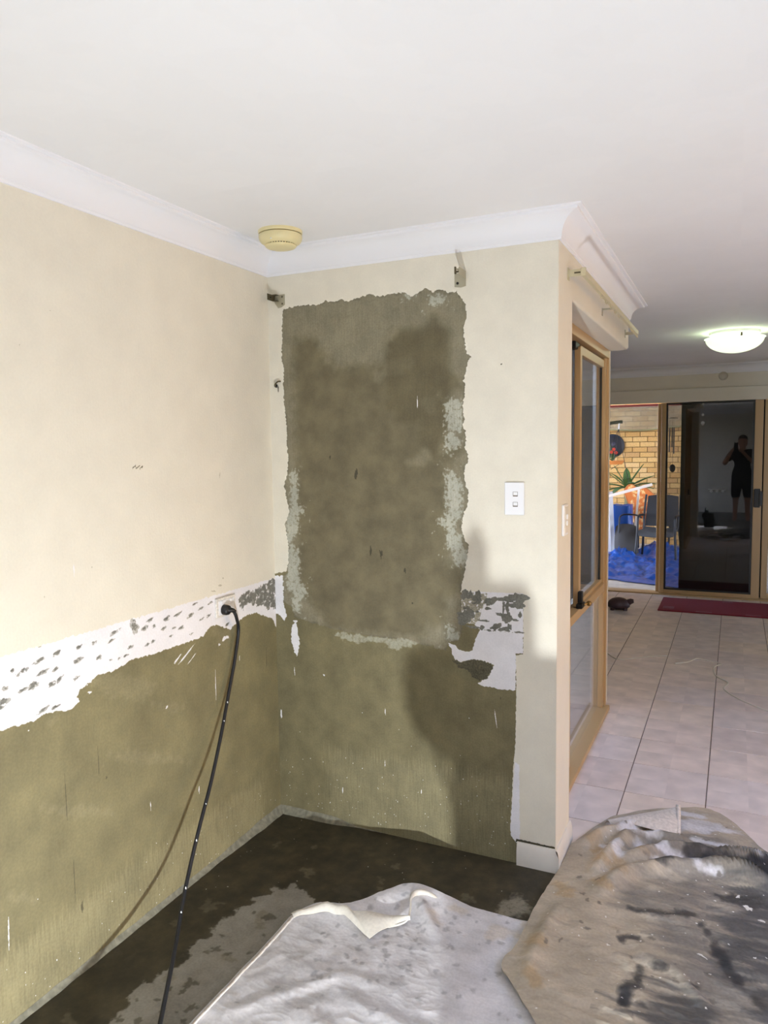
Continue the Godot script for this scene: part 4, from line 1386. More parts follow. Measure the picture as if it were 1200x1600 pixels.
func cloths() -> void:
	cloth_pictures()
	var f := FastNoiseLite.new()
	f.seed = 3
	f.frequency = 1.0
	f.fractal_octaves = 3
	# ---- grey sheet
	var s := thing("drop_cloth", "grey spotted canvas drop cloth with a folded-over corner on the wet floor", "drop cloth", Vector3.ZERO, 0.0, "drop cloths")
	var back := smooth(pts2(SHEET_A_BACK), 4)
	var rows := []
	var uvs := []
	for j in 70:
		var v := j / 69.0
		var line := []
		var ul := []
		for i in 64:
			var u := i / 63.0
			var top: Vector2 = along(back, u)
			var x := lerpf(top.x, lerpf(-1.335, -0.12, u), minf(1.0, v * 1.6))
			var z := lerpf(top.y, -0.92, v)
			var y := 0.011 + 0.0035 * f.get_noise_2d(x * 9.0, z * 9.0) + 0.0030 * absf(f.get_noise_2d(x * 5.0 + z * 7.0, z * 15.0 - x * 9.0))
			y += ridge(Vector2(x, z), Vector2(-1.26, -1.62), Vector2(-0.98, -1.95), 0.016, 0.006) + ridge(Vector2(x, z), Vector2(-1.00, -1.80), Vector2(-0.72, -1.76), 0.014, 0.006) + ridge(Vector2(x, z), Vector2(-1.10, -1.86), Vector2(-0.86, -1.90), 0.012, 0.005)
			y += ridge(Vector2(x, z), Vector2(-1.10, -1.70), Vector2(-0.90, -1.66), 0.012, 0.006) + ridge(Vector2(x, z), Vector2(-0.95, -2.28), Vector2(-0.86, -2.18), 0.02, 0.018)
			# the back edge lifts off the floor where it is rucked up
			y += 0.042 * exp(-pow((x + 1.0) / 0.14, 2.0)) * exp(-pow(v / 0.07, 2.0)) + 0.018 * exp(-pow((x + 1.22) / 0.10, 2.0)) * exp(-pow(v / 0.05, 2.0))
			y = lerpf(y, 0.0055, smoothstep(-0.70, -0.62, x) * (1.0 if z > -2.42 else 0.0))
			y = lerpf(y, 0.0055, smoothstep(0.25, 0.15, Vector2(x + 0.52, z + 1.25).length()))
			line.append(Vector3(x, y, z))
			ul.append(Vector2((x + 1.4) / 1.4, (z + 2.48) / 1.7))
		rows.append(line)
		uvs.append(ul)
	var b := MB.new()
	b.sheet(rows, 0.003, uvs)
	obj("canvas", b, M.sheet_grey, s)
	# hem along the left edge
	var hem := []
	for j in 70:
		hem.append(rows[j][0] + Vector3(0.012, 0.0035, 0.0))
	b = MB.new()
	b.tube(hem, 0.006, 8, 0.16)
	obj("hem", b, M.canvas_dusty, s)
	# corner folded back over the sheet
	var top3 := pts3(FLAP_A_TOP)
	var low3 := pts3(FLAP_A_LOW)
	rows = []
	for j in 9:
		var v := j / 8.0
		var line := []
		for i in (top3.size() - 1) * 5 + 1:
			var k := mini(i / 5, top3.size() - 2)
			var t := i / 5.0 - k
			var q: Vector3 = top3[k].lerp(top3[k + 1], t).lerp(low3[k].lerp(low3[k + 1], t), v)
			q.y += 0.006 * sin(PI * v) + 0.004 + 0.003 * sin(i * 0.9)
			line.append(q)
		rows.append(line)
	b = MB.new()
	b.sheet(rows, 0.0022)
	obj("folded_corner", b, M.canvas, s)
	b = MB.new()
	var roll := smooth(pts3(HEM_A), 5)
	var radii := []
	for k in roll.size():
		radii.append(0.0035 + 0.008 * smoothstep(0.5, 0.75, float(k) / roll.size()) * (1.0 - smoothstep(0.9, 1.0, float(k) / roll.size())))
	b.tube(roll, radii, 8)
	obj("hem", b, M.canvas, s)

	# ---- tan and sooty sheet
	s = thing("drop_cloth", "tan canvas drop cloth with black soot stains, rucked into folds by the tiles", "drop cloth", Vector3.ZERO, 0.0, "drop cloths")
	var left := smooth(pts2(SHEET_B_LEFT), 4)
	var rim := pts2(SHEET_B_BACK)
	rim.append_array([Vector2(0.30, -2.98), Vector2(0.62, -2.80), Vector2(1.0, -2.70)])
	rim = smooth(rim, 4)
	var c00: Vector2 = left[0]
	rim[0] = c00
	var c01: Vector2 = left[left.size() - 1]
	var c10: Vector2 = rim[rim.size() - 1]
	var c11 := Vector2(1.05, -0.9)
	rows = []
	uvs = []
	for j in 110:
		var v := j / 109.0
		var line := []
		var ul := []
		for i in 100:
			var u := i / 99.0
			var a: Vector2 = along(rim, u)
			var d := c01.lerp(c11, u)
			var l: Vector2 = along(left, v)
			var r := c10.lerp(c11, v)
			var q: Vector2 = a.lerp(d, v) + l.lerp(r, u) - (c00.lerp(c10, u)).lerp(c01.lerp(c11, u), v)
			var y := 0.024 + 0.004 * f.get_noise_2d(q.x * 6.0, q.y * 6.0 + 40.0) + 0.012 * absf(f.get_noise_2d(q.x * 2.0 + 9.0, q.y * 6.0)) + 0.007 * absf(f.get_noise_2d(q.x * 4.0 - q.y * 3.0, q.y * 10.0 + q.x * 6.0))
			for w in FOLDS:
				y += ridge(q, Vector2(w[0], w[1]), Vector2(w[2], w[3]), w[4] * 0.75, w[5] * 1.5)
			y *= smoothstep(-0.02, 0.10, minf(u, v)) * 0.30 + 0.70
			if q.x < -0.55 and q.y < -2.40:
				y = minf(y, 0.026)
			line.append(Vector3(q.x, y, q.y))
			ul.append(Vector2((q.x + 0.66) / 1.76, (q.y + 3.48) / 2.68))
		rows.append(line)
		uvs.append(ul)
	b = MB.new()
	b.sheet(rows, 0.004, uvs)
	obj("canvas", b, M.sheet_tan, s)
	top3 = smooth(pts3(FLAP_B_TOP), 6)
	low3 = smooth(pts3(FLAP_B_LOW), 6)
	rows = []
	for j in 9:
		var v := j / 8.0
		var line := []
		for i in top3.size():
			var q: Vector3 = top3[i].lerp(low3[i], v)
			q.y += 0.014 * sin(PI * v)
			line.append(q)
		rows.append(line)
	b = MB.new()
	b.sheet(rows, 0.004)
	obj("folded_corner", b, M.canvas_dusty, s)
	b = MB.new()
	b.tube([top3[top3.size() - 1] + Vector3(-0.006, 0.004, 0), (top3[top3.size() - 1] + low3[low3.size() - 1]) * 0.5 + Vector3(-0.006, 0.018, 0), low3[low3.size() - 1] + Vector3(-0.006, 0.004, 0)], 0.010, 8, 0.35)
	obj("hem", b, M.canvas_dusty, s)


func hall_things() -> void:
	# ---- ceiling lamp
	var s := thing("ceiling_lamp", "round frosted glass ceiling lamp, lit, in the far hall", "ceiling lamp", Vector3(-0.026, CH, -6.1))
	var b := MB.new()
	b.lathe(Vector3.ZERO, [Vector2(0.0, -0.022), Vector2(0.165, -0.022), Vector2(0.170, -0.018), Vector2(0.170, 0.0)], 40)
	obj("base", b, M.white, s)
	b = MB.new()
	var bowl := []
	for k in 13:
		var g := PI / 2.0 * k / 12.0
		bowl.append(Vector2(0.195 * sin(g), -0.150 + 0.100 * (1.0 - cos(g))))
	bowl.append_array([Vector2(0.204, -0.048), Vector2(0.205, -0.044), Vector2(0.196, -0.042), Vector2(0.17, -0.042)])
	b.lathe(Vector3.ZERO, bowl, 40)
	obj("glass_bowl", b, M.lit_glass, s)
	for g in [1.35, 3.45, 5.5]:
		obj("clip", one_box(Vector3(cos(g), 0, sin(g)) * 0.200 + Vector3(0, -0.042, 0), Vector3(0.024, 0.026, 0.012), 0.003, Basis(Vector3.UP, -g)), M.dark_steel, s)
	var l := OmniLight3D.new()
	l.name = "bulb"
	l.light_color = Color(0.93, 1.0, 0.86)
	l.light_energy = 0.11
	l.light_size = 0.06
	l.omni_range = 20.0
	l.omni_attenuation = 2.0
	l.shadow_enabled = true
	s.add_child(l)
	l.position = Vector3(0, -0.09, 0)

	# ---- round vent on the far wall
	s = thing("wall_vent", "small round vent cover on the wall above the patio door", "vent", Vector3(-0.132, 2.285, ZF))
	b = MB.new()
	var turn := Basis(Vector3.RIGHT, PI / 2.0)
	b.lathe(Vector3.ZERO, [Vector2(0.0, 0.014), Vector2(0.024, 0.014), Vector2(0.030, 0.010), Vector2(0.036, 0.016), Vector2(0.042, 0.012), Vector2(0.044, 0.0)].map(func(q): return Vector2(q.x, q.y)), 28, turn)
	obj("cover", b, M.vent, s)

	# ---- red mat inside the door
	s = thing("door_mat", "dark red runner mat with faded ends in front of the patio door", "mat", Vector3(-0.06, 0.0075, -7.90))
	obj("pile", one_box(Vector3(0, 0.006, 0), Vector3(1.18, 0.012, 0.66), 0.004), M.mat_red, s)
	for q in [[-0.50, 0.2, 0.10, 0.12], [0.02, -0.28, 0.10, 0.06], [0.24, 0.30, 0.13, 0.05], [-0.18, 0.30, 0.14, 0.05], [0.52, -0.05, 0.10, 0.44]]:
		obj("faded_patch", one_box(Vector3(q[0], 0.0125, q[1]), Vector3(q[2], 0.002, q[3]), 0.0008), M.mat_faded, s)

	# ---- tortoise-like door stop
	s = thing("door_stop", "small dark rounded animal-shaped door stop on the tiles", "door stop", Vector3(-1.0, 0.0075, -7.5), 0.15)
	b = MB.new()
	b.lathe(Vector3.ZERO, [Vector2(0.0, 0.012), Vector2(0.07, 0.012), Vector2(0.090, 0.030), Vector2(0.092, 0.055), Vector2(0.080, 0.085), Vector2(0.052, 0.108), Vector2(0.020, 0.118), Vector2(0.0, 0.119)], 24, Basis().scaled(Vector3(1.15, 1.0, 0.9)))
	obj("body", b, M.stop, s)
	b = MB.new()
	b.tube([Vector3(0.085, 0.07, 0), Vector3(0.115, 0.086, 0), Vector3(0.138, 0.088, 0)], [0.032, 0.026, 0.018], 10)
	obj("head", b, M.stop, s)
	b = MB.new()
	b.tube([Vector3(-0.09, 0.045, 0), Vector3(-0.118, 0.036, 0), Vector3(-0.135, 0.040, 0)], [0.016, 0.011, 0.006], 8)
	obj("tail", b, M.stop, s)
	for q in [[0.06, 0.05], [0.06, -0.05], [-0.06, 0.05], [-0.06, -0.05]]:
		b = MB.new()
		b.lathe(Vector3(q[0], 0, q[1]), [Vector2(0.0, 0.0), Vector2(0.020, 0.0), Vector2(0.020, 0.024), Vector2(0.0, 0.03)], 10)
		obj("foot", b, M.stop, s)

	# ---- white cable on the tiles
	b = MB.new()
	b.tube(smooth([Vector3(-0.95, 0.011, -5.95), Vector3(-0.867, 0.011, -5.851), Vector3(-0.769, 0.011, -5.704), Vector3(-0.691, 0.011, -5.736), Vector3(-0.55, 0.011, -5.86), Vector3(-0.437, 0.011, -5.931)], 6), 0.0040, 6)
	tag(obj("white_cable", b, M.cable), "short pale cable lying on the tiles beside the window frame", "cable")
	b = MB.new()
	b.tube(smooth([Vector3(-0.366, 0.011, -5.739), Vector3(-0.285, 0.011, -5.813), Vector3(-0.227, 0.011, -5.937), Vector3(-0.148, 0.011, -5.91), Vector3(-0.064, 0.011, -5.846), Vector3(-0.105, 0.011, -5.744), Vector3(-0.091, 0.011, -5.536), Vector3(-0.012, 0.011, -5.394), Vector3(-0.035, 0.011, -5.242), Vector3(0.056, 0.011, -5.06), Vector3(0.208, 0.011, -4.893), Vector3(0.5, 0.011, -4.6), Vector3(1.0, 0.011, -4.4)], 8), 0.0046, 6)
	tag(obj("white_cable", b, M.cable), "long pale cable winding over the hall tiles out of the picture", "cable")


func leaf(b: MB, root: Vector3, dir: Vector3, long: float, wide: float, droop: float) -> void:
	# a thick tapering leaf that arches over
	var side := dir.cross(Vector3.UP).normalized()
	var rows := []
	for j in 9:
		var t := j / 8.0
		var mid := root + dir * long * t + Vector3(0, -droop * t * t, 0)
		var half := wide * (0.55 + 0.9 * t) * (1.0 - pow(t, 2.2)) + 0.001
		rows.append([mid - side * half + Vector3(0, half * 0.35, 0), mid, mid + side * half + Vector3(0, half * 0.35, 0)])
	b.sheet(rows, 0.006)


func patio_chair(label: String, at: Vector3, turn: float) -> Node3D:
	var s := thing("patio_chair", label, "chair", at, turn, "black sling patio chairs")
	# faces +z; seat 0.42 m high, 0.5 m wide
	for x in [-0.25, 0.25]:
		var b := MB.new()
		b.tube(smooth([Vector3(x * 1.12, 0.0, 0.26), Vector3(x * 1.04, 0.30, 0.24), Vector3(x * 1.02, 0.56, 0.22), Vector3(x * 1.02, 0.62, 0.14), Vector3(x * 1.02, 0.61, -0.16), Vector3(x, 0.60, -0.24)], 5), 0.017, 8)
		obj("arm", b, M.black, s)
		b = MB.new()
		b.tube(smooth([Vector3(x * 1.14, 0.0, -0.30), Vector3(x, 0.36, -0.20), Vector3(x, 0.66, -0.26), Vector3(x * 0.96, 0.90, -0.33)], 5), 0.016, 8)
		obj("leg", b, M.black, s)
	var rows := []
	for j in 13:
		var t := j / 12.0
		var line := []
		for i in 9:
			var u := i / 8.0 * 2.0 - 1.0
			line.append(Vector3(u * 0.24, 0.43 - 0.03 * sin(PI * t) - 0.02 * (1.0 - u * u) + 0.004 * sin(t * 40.0) - 0.09 * pow(maxf(0.0, t - 0.82) / 0.18, 2.0), -0.22 + 0.48 * t))
		rows.append(line)
	var c := MB.new()
	c.sheet(rows, 0.012)
	obj("seat", c, M.sling, s)
	rows = []
	for j in 11:
		var t := j / 10.0
		var line := []
		for i in 9:
			var u := i / 8.0 * 2.0 - 1.0
			line.append(Vector3(u * (0.235 - 0.02 * t), 0.44 + 0.46 * t - 0.02 * u * u * t, -0.22 - 0.11 * t - 0.03 * (1.0 - u * u)))
		rows.append(line)
	c = MB.new()
	c.sheet(rows, 0.012)
	obj("backrest", c, M.sling_dark, s)
	return s


func patio() -> void:
	var g := -0.06
	var zb := -13.3
	struct(obj("ground", span(-9.0, 9.0, -0.3, g, -16.0, ZF - 0.151), M.paving), "pale paving outside the patio door", "paving")
	struct(obj("ground", span(XR + 0.121, 9.0, -0.3, g, ZF - 0.15, 6.0), M.paving), "pale paving outside the right wall", "paving")
	struct(obj("ground", span(-9.0, XL - 0.121, -0.3, g, ZB, 6.0), M.paving), "pale paving outside the left wall", "paving")
	# ---- brick wall, the bricks in view laid one by one
	var wall := obj("wall_garden", span(-6.0, 6.0, g, 3.0, zb - 0.25, zb - 0.012), M.mortar_yellow)
	struct(wall, "yellow brick garden wall behind the patio", "wall")
	var rng := RandomNumberGenerator.new()
	rng.seed = 17
	var made := []
	for m in M.brick:
		made.append(one_box(Vector3.ZERO, Vector3(0.230, 0.0755, 0.03), 0.004).into(ArrayMesh.new(), m))
	for row in 29:
		for k in 10:
			var o := MeshInstance3D.new()
			o.name = "brick"
			o.mesh = made[rng.randi() % made.size()]
			wall.add_child(o, true)
			o.position = Vector3(-2.42 + 0.240 * k + (0.12 if row % 2 else 0.0), g + 0.043 + row * 0.086, zb - 0.012 + rng.randf_range(-0.002, 0.002))
	struct(obj("wall_sun_bounce", span(5.2, 5.4, g, 3.2, -6.0, 6.0), M.brick[0]), "brick wall added outside the right-hand doorway to bounce warm sunlight in", "wall")  # added reflector, sends warm sunlight in through the doorway
	# ---- roof added over the patio to limit the skylight, its beam and the shade cloth
	struct(obj("added_patio_roof", span(-5.5, 5.5, 2.62, 2.72, -13.0, ZF - 0.45), M.roof), "flat roof added over the patio to hold back skylight", "roof")
	tag(obj("roof_beam", span(-5.5, 5.5, 2.222, 2.282, -13.29, -13.2, 0.004), M.beam), "dark red roof beam at the top of the patio opening", "beam")
	var s := thing("shade_cloth", "pale translucent shade cloth sagging from the red beam", "shade cloth")
	var rows := []
	for j in 9:
		var v := j / 8.0
		var line := []
		for i in 41:
			var u := i / 40.0
			line.append(Vector3(-2.9 + 3.2 * u, 2.24 - v * (0.385 + 0.02 * cos(u * 14.0) - 0.03 * u), -13.15 + 0.03 * sin(u * 30.0 + v * 3.0) * v))
		rows.append(line)
	var b := MB.new()
	b.sheet(rows, 0.003)
	obj("cloth", b, M.shade, s)
	b = MB.new()
	var low := []
	for q in rows[8]:
		low.append(q)
	b.tube(low, 0.016, 6)
	obj("hem", b, M.hem, s)

	# ---- hanging planter on a curved arm
	s = thing("hanging_planter", "terracotta tray of red flowering plants hung on chains from a dark arm", "planter", Vector3(-1.685, 1.365, -12.45))
	b = MB.new()
	b.tube(smooth([Vector3(-0.70, 0.45, 0.0), Vector3(-0.35, 0.555, 0.0), Vector3(-0.10, 0.60, 0.0), Vector3(0.05, 0.612, 0.0)], 6), 0.026, 8)
	obj("arm", b, M.arm, s)
	b = MB.new()
	b.tube([Vector3(-0.70, g - 1.355, 0.0), Vector3(-0.70, 0.50, 0.0)], 0.025, 8)
	obj("post", b, M.arm, s)
	b = MB.new()
	b.tube([Vector3(0.0, 0.59, 0), Vector3(-0.006, 0.50, 0)], 0.012, 6)
	obj("clip", b, M.white, s)
	for q in [Vector3(0.085, -0.01, 0.0), Vector3(-0.24, 0.0, 0.0), Vector3(-0.06, -0.02, 0.09)]:
		b = MB.new()
		b.tube([Vector3(-0.006, 0.50, 0), q], 0.0045, 5)
		obj("chain", b, M.black, s)
	b = MB.new()
	b.tube([Vector3(0.085, -0.01, 0.0), Vector3(0.16, -0.35, 0.0)], 0.0045, 5)
	b.tube([Vector3(0.085, -0.01, 0.0), Vector3(-0.12, -0.14, 0.02)], 0.0045, 5)
	obj("chain", b, M.black, s)
	b = MB.new()
	b.lathe(Vector3(-0.08, -0.06, 0), [Vector2(0.0, 0.0), Vector2(0.13, 0.0), Vector2(0.165, 0.05), Vector2(0.16, 0.06), Vector2(0.12, 0.05), Vector2(0.0, 0.045)], 24)
	obj("tray", b, M.terracotta, s)
	for q in [[-0.18, 0.20, 0.3], [-0.14, 0.30, 0.1], [-0.10, 0.24, -0.2], [-0.05, 0.18, -0.4], [-0.02, 0.14, -0.5], [-0.2, 0.12, 0.6]]:
		b = MB.new()
		leaf(b, Vector3(-0.1, -0.01, 0.0), Vector3(q[0] + 0.1, q[1], q[2] * 0.2).normalized(), q[1] * 1.1, 0.012, 0.02)
		obj("leaf", b, M.leaf, s)
	for q in [Vector3(-0.11, 0.135, 0.03), Vector3(-0.04, 0.125, 0.04), Vector3(-0.075, 0.18, 0.02)]:
		b = MB.new()
		for k in 5:
			b.sphere(q + Vector3(cos(k * 1.26) * 0.016, sin(k * 1.26) * 0.014, 0.0), Vector3(0.014, 0.014, 0.010), 7, 5)
		obj("flower", b, M.flower, s)

	# ---- dark disc on the brick wall
	s = thing("wall_disc", "large dark round ornament on the brick wall behind the flowers", "ornament", Vector3(-1.905, 1.60, zb + 0.02))
	b = MB.new()
	b.lathe(Vector3.ZERO, [Vector2(0.0, 0.050), Vector2(0.10, 0.046), Vector2(0.17, 0.030), Vector2(0.195, 0.012), Vector2(0.20, 0.0)], 36, Basis(Vector3.RIGHT, PI / 2.0))
	obj("dish", b, M.disc, s)
	b = MB.new()
	b.lathe(Vector3(0.02, 0.03, 0.042), [Vector2(0.0, 0.012), Vector2(0.03, 0.010), Vector2(0.045, 0.0)], 16, Basis(Vector3.RIGHT, PI / 2.0))
	obj("boss", b, M.disc_light, s)

	# ---- agave
	s = thing("agave_plant", "broad-leaved green agave growing in front of the brick wall", "plant", Vector3(-1.61, g, -12.92))
	b = MB.new()
	b.lathe(Vector3.ZERO, [Vector2(0.17, 0.0), Vector2(0.21, 0.34), Vector2(0.23, 0.36), Vector2(0.22, 0.38), Vector2(0.18, 0.36), Vector2(0.0, 0.35)], 20)
	obj("pot", b, M.pot, s)
	b = MB.new()
	b.tube([Vector3(0, 0.34, 0), Vector3(0.01, 0.7, 0), Vector3(0.0, 0.98, 0)], [0.06, 0.05, 0.045], 10)
	obj("stem", b, M.stem, s)
	for q in [[-1.0, 0.9, 0.2, 0.42, 0.036, 0.02], [-0.75, 1.4, 0.1, 0.46, 0.040, 0.02], [0.0, 1.5, 0.5, 0.36, 0.050, 0.0], [0.8, 1.3, 0.1, 0.50, 0.046, 0.02], [1.2, 0.75, 0.2, 0.52, 0.044, 0.06], [1.3, 0.35, 0.3, 0.46, 0.040, 0.12], [-1.3, 0.45, 0.2, 0.50, 0.040, 0.10], [-1.3, 0.15, 0.4, 0.46, 0.038, 0.16], [1.1, 0.1, 0.6, 0.48, 0.044, 0.22], [0.7, 0.2, 0.9, 0.46, 0.050, 0.26], [-0.6, 0.2, 0.9, 0.44, 0.044, 0.22], [0.5, 0.6, 1.0, 0.44, 0.048, 0.10], [-0.5, 0.7, 0.2, 0.44, 0.044, 0.10], [1.2, 0.5, 0.1, 0.50, 0.040, 0.12], [0.2, 0.9, 0.9, 0.34, 0.05, 0.05]]:
		b = MB.new()
		leaf(b, Vector3(0, 0.96, 0), Vector3(q[0], q[1], q[2]).normalized(), q[3], q[4] * 1.5, q[5])
		obj("leaf", b, M.leaf, s)

	# ---- orange patterned cushion leaning on a post
	s = thing("patterned_cushion", "orange and cream leaf-patterned lounger cushion propped up on the patio", "cushion", Vector3(-1.343, 0.66, -12.52))
	var shape := PackedVector2Array([Vector2(-0.255, 0.24), Vector2(-0.20, 0.31), Vector2(-0.13, 0.32), Vector2(-0.06, 0.27), Vector2(0.02, 0.275), Vector2(0.10, 0.25), Vector2(0.215, 0.12), Vector2(0.175, -0.05), Vector2(0.10, -0.14), Vector2(0.06, -0.36), Vector2(-0.06, -0.38), Vector2(-0.12, -0.12), Vector2(-0.19, 0.02), Vector2(-0.25, 0.18)])
	cushion(s, shape)
	# ---- white board, plank and stick
	tag(obj("white_board", one_box(Vector3(-1.715, 0.428, -11.82), Vector3(0.06, 0.94, 0.38), 0.004, Basis(Vector3.BACK, 0.055)), M.board_white), "tall white board standing on edge at the left of the patio", "board")
	var a := Vector3(-1.71, 0.850, -11.60)
	var c := Vector3(-1.105, 1.027, -11.60)
	tag(obj("white_plank", one_box((a + c) * 0.5, Vector3(0.65, 0.042, 0.05), 0.003, Basis(Vector3.BACK, atan2(c.y - a.y, c.x - a.x))), M.plank), "long white batten propped slantwise on the white board", "batten")
	a = Vector3(-1.325, 0.930, -12.0)
	c = Vector3(-1.395, 0.0, -12.0)
	tag(obj("white_stick", one_box((a + c) * 0.5, Vector3(0.032, a.distance_to(c), 0.022), 0.002, Basis(Quaternion(Vector3.UP, (a - c).normalized()))), M.plank), "short white stick standing under the slanting batten", "stick")

	# ---- chairs
	patio_chair("black sling chair nearest the open door, facing the room", Vector3(-0.99, g + 0.022, -11.55), -0.08)
	patio_chair("black sling chair half hidden behind the door glass", Vector3(-0.55, g + 0.022, -12.35), -0.5)
	s = thing("chair_seat", "dark curved chair seat shell lying on the blue tarpaulin", "chair seat", Vector3(-1.43, g + 0.02, -11.66))
	rows = []
	for j in 15:
		var t := j / 14.0
		var line := []
		for i in 11:
			var u := i / 10.0
			var lean := 0.10 * t
			line.append(Vector3(-0.17 + 0.30 * u - 0.02 * t + 0.035 * (1.0 - t) * u, 0.06 + 0.40 * t - 0.05 * pow(absf(u - 0.5) * 2.0, 3.0) * t, 0.14 - 0.26 * pow(t, 2.2) + 0.04 * (1.0 - pow(u * 2.0 - 1.0, 2.0)) + lean * 0.0))
		rows.append(line)
	b = MB.new()
	b.sheet(rows, 0.02)
	obj("shell", b, M.shell, s)
	b = MB.new()
	b.tube(smooth([Vector3(-0.13, 0.0, 0.12), Vector3(-0.13, 0.45, 0.02), Vector3(-0.10, 0.60, 0.0), Vector3(0.10, 0.61, 0.0), Vector3(0.19, 0.57, 0.02)], 5), 0.012, 8)
	obj("arm", b, M.black, s)

	# ---- blue tarpaulin on the paving and over a stack of boxes
	var f := FastNoiseLite.new()
	f.seed = 9
	f.frequency = 1.0
	f.fractal_octaves = 4
	s = thing("blue_tarpaulin", "crumpled blue plastic tarpaulin spread on the patio paving", "tarpaulin")
	var feet := []
	for q in [[-0.99, -11.55, -0.08], [-0.55, -12.35, -0.5]]:
		for w in [[0.28, 0.26], [-0.28, 0.26], [0.285, -0.30], [-0.285, -0.30]]:
			var at := Vector2(w[0], w[1]).rotated(-q[2])
			feet.append([q[0] + at.x, q[1] + at.y, 0.06])
	rows = []
	for j in 90:
		var v := j / 89.0
		var line := []
		for i in 80:
			var u := i / 79.0
			var x := -2.1 + 2.1 * u
			var front := lerpf(-9.80, -8.98, u)
			var z := lerpf(front, -12.6, v) + 0.05 * f.get_noise_2d(u * 6.0, v * 4.0)
			var y := g + 0.012 + 0.10 * absf(f.get_noise_2d(x * 2.3, z * 1.5)) * smoothstep(0.0, 0.12, v) + 0.05 * absf(f.get_noise_2d(x * 6.0 + 30.0, z * 5.0)) * smoothstep(0.0, 0.08, v)
			y += 0.16 * exp(-pow((x + 1.45) / 0.22, 2.0) - pow((z + 11.1) / 0.5, 2.0)) * (0.6 + 0.8 * absf(f.get_noise_2d(x * 9.0, z * 9.0)))
			y += 0.22 * exp(-pow((x + 1.0) / 0.22, 2.0) - pow((z + 12.2) / 0.3, 2.0)) * (0.7 + 0.6 * absf(f.get_noise_2d(x * 8.0, z * 8.0)))
			for q in [[-1.343, -12.57, 0.10], [-2.385, -12.45, 0.05], [-1.60, -12.22, 0.24], [-1.71, -11.82, 0.24], [-1.395, -12.0, 0.07], [-1.43, -11.66, 0.26]] + feet:
				y = lerpf(y, g + 0.008, smoothstep(q[2] + 0.10, q[2], Vector2(x - q[0], z - q[1]).length()))
			line.append(Vector3(x, y, z))
		rows.append(line)
	b = MB.new()
	b.sheet(rows, 0.003)
	obj("sheet", b, M.tarp, s)
	s = thing("covered_boxes", "stack of boxes under a draped blue tarpaulin behind the chairs", "covered stack", Vector3(-1.60, g + 0.034, -12.22))
	rows = []
	for j in 26:
		var t := j / 25.0
		var line := []
		for i in 49:
			var u := i / 48.0 * TAU
			var cx := signf(cos(u)) * pow(absf(cos(u)), 0.45)
			var cz := signf(sin(u)) * pow(absf(sin(u)), 0.45)
			var k := 1.0 if t < 0.72 else sqrt(maxf(0.0, 1.0 - pow((t - 0.72) / 0.28, 4.0)))
			var wave := 1.0 + 0.10 * f.get_noise_2d(cx * 3.0 + 7.0, cz * 3.0 + t * 2.0) * (1.2 - t)
			line.append(Vector3(cx * 0.155 * k * wave * (1.08 - 0.1 * t), minf(t / 0.8, 1.0) * 0.70 + 0.02 * f.get_noise_2d(cx * 5.0, cz * 5.0), cz * 0.17 * k * wave))
		rows.append(line)
	b = MB.new()
	b.sheet(rows, 0.004)
	obj("tarpaulin", b, M.tarp, s)

	# ---- wind chime seen through the glass
	s = thing("wind_chime", "dark tube wind chime hanging outside behind the door glass", "wind chime", Vector3(-0.72, 1.93, -10.0))
	b = MB.new()
	b.lathe(Vector3(0.01, 0, 0), [Vector2(0.0, -0.006), Vector2(0.05, -0.006), Vector2(0.05, 0.006), Vector2(0.0, 0.006)], 14)
	obj("top_disc", b, M.dark_steel, s)
	for q in [[-0.03, -0.42], [0.0, -0.36], [0.022, -0.44]]:
		b = MB.new()
		b.tube([Vector3(q[0], -0.12, 0), Vector3(q[0], q[1], 0)], 0.008, 6)
		b.tube([Vector3(q[0], 0.0, 0), Vector3(q[0], -0.12, 0)], 0.0015, 4)
		obj("chime", b, M.black, s)
	b = MB.new()
	b.tube([Vector3(0.01, 0.69, 0), Vector3(0.01, -0.60, 0)], 0.0015, 4)
	obj("cord", b, M.black, s)
	b = MB.new()
	b.sphere(Vector3(0.01, -0.62, 0), Vector3(0.035, 0.05, 0.008), 12, 8)
	obj("sail", b, M.black, s)


func cushion(s: Node3D, shape: PackedVector2Array) -> void:
	var b := MB.new()
	var rounded := PackedVector2Array()
	var arr := []
	for q in shape:
		arr.append(q)
	arr.append(shape[0])
	for q in smooth(arr, 4):
		rounded.append(q)
	rounded.remove_at(rounded.size() - 1)
	b.prism(rounded, 0.07, Transform3D(Basis(), Vector3.ZERO))
	obj("cover", b, M.cushion, s)
	for x in [-0.04, 0.04]:
		b = MB.new()
		b.tube([Vector3(x, 0.1, -0.05), Vector3(x, -0.66 - 0.06 + 0.02, -0.05)], 0.012, 8)
		obj("stand_leg", b, M.black, s)
	# piping round the edge
	var ring := []
	for q in rounded:
		ring.append(Vector3(q.x, q.y, 0.035))
	ring.append(ring[0])
	b = MB.new()
	b.tube(ring, 0.008, 6)
	obj("piping", b, M.piping, s)


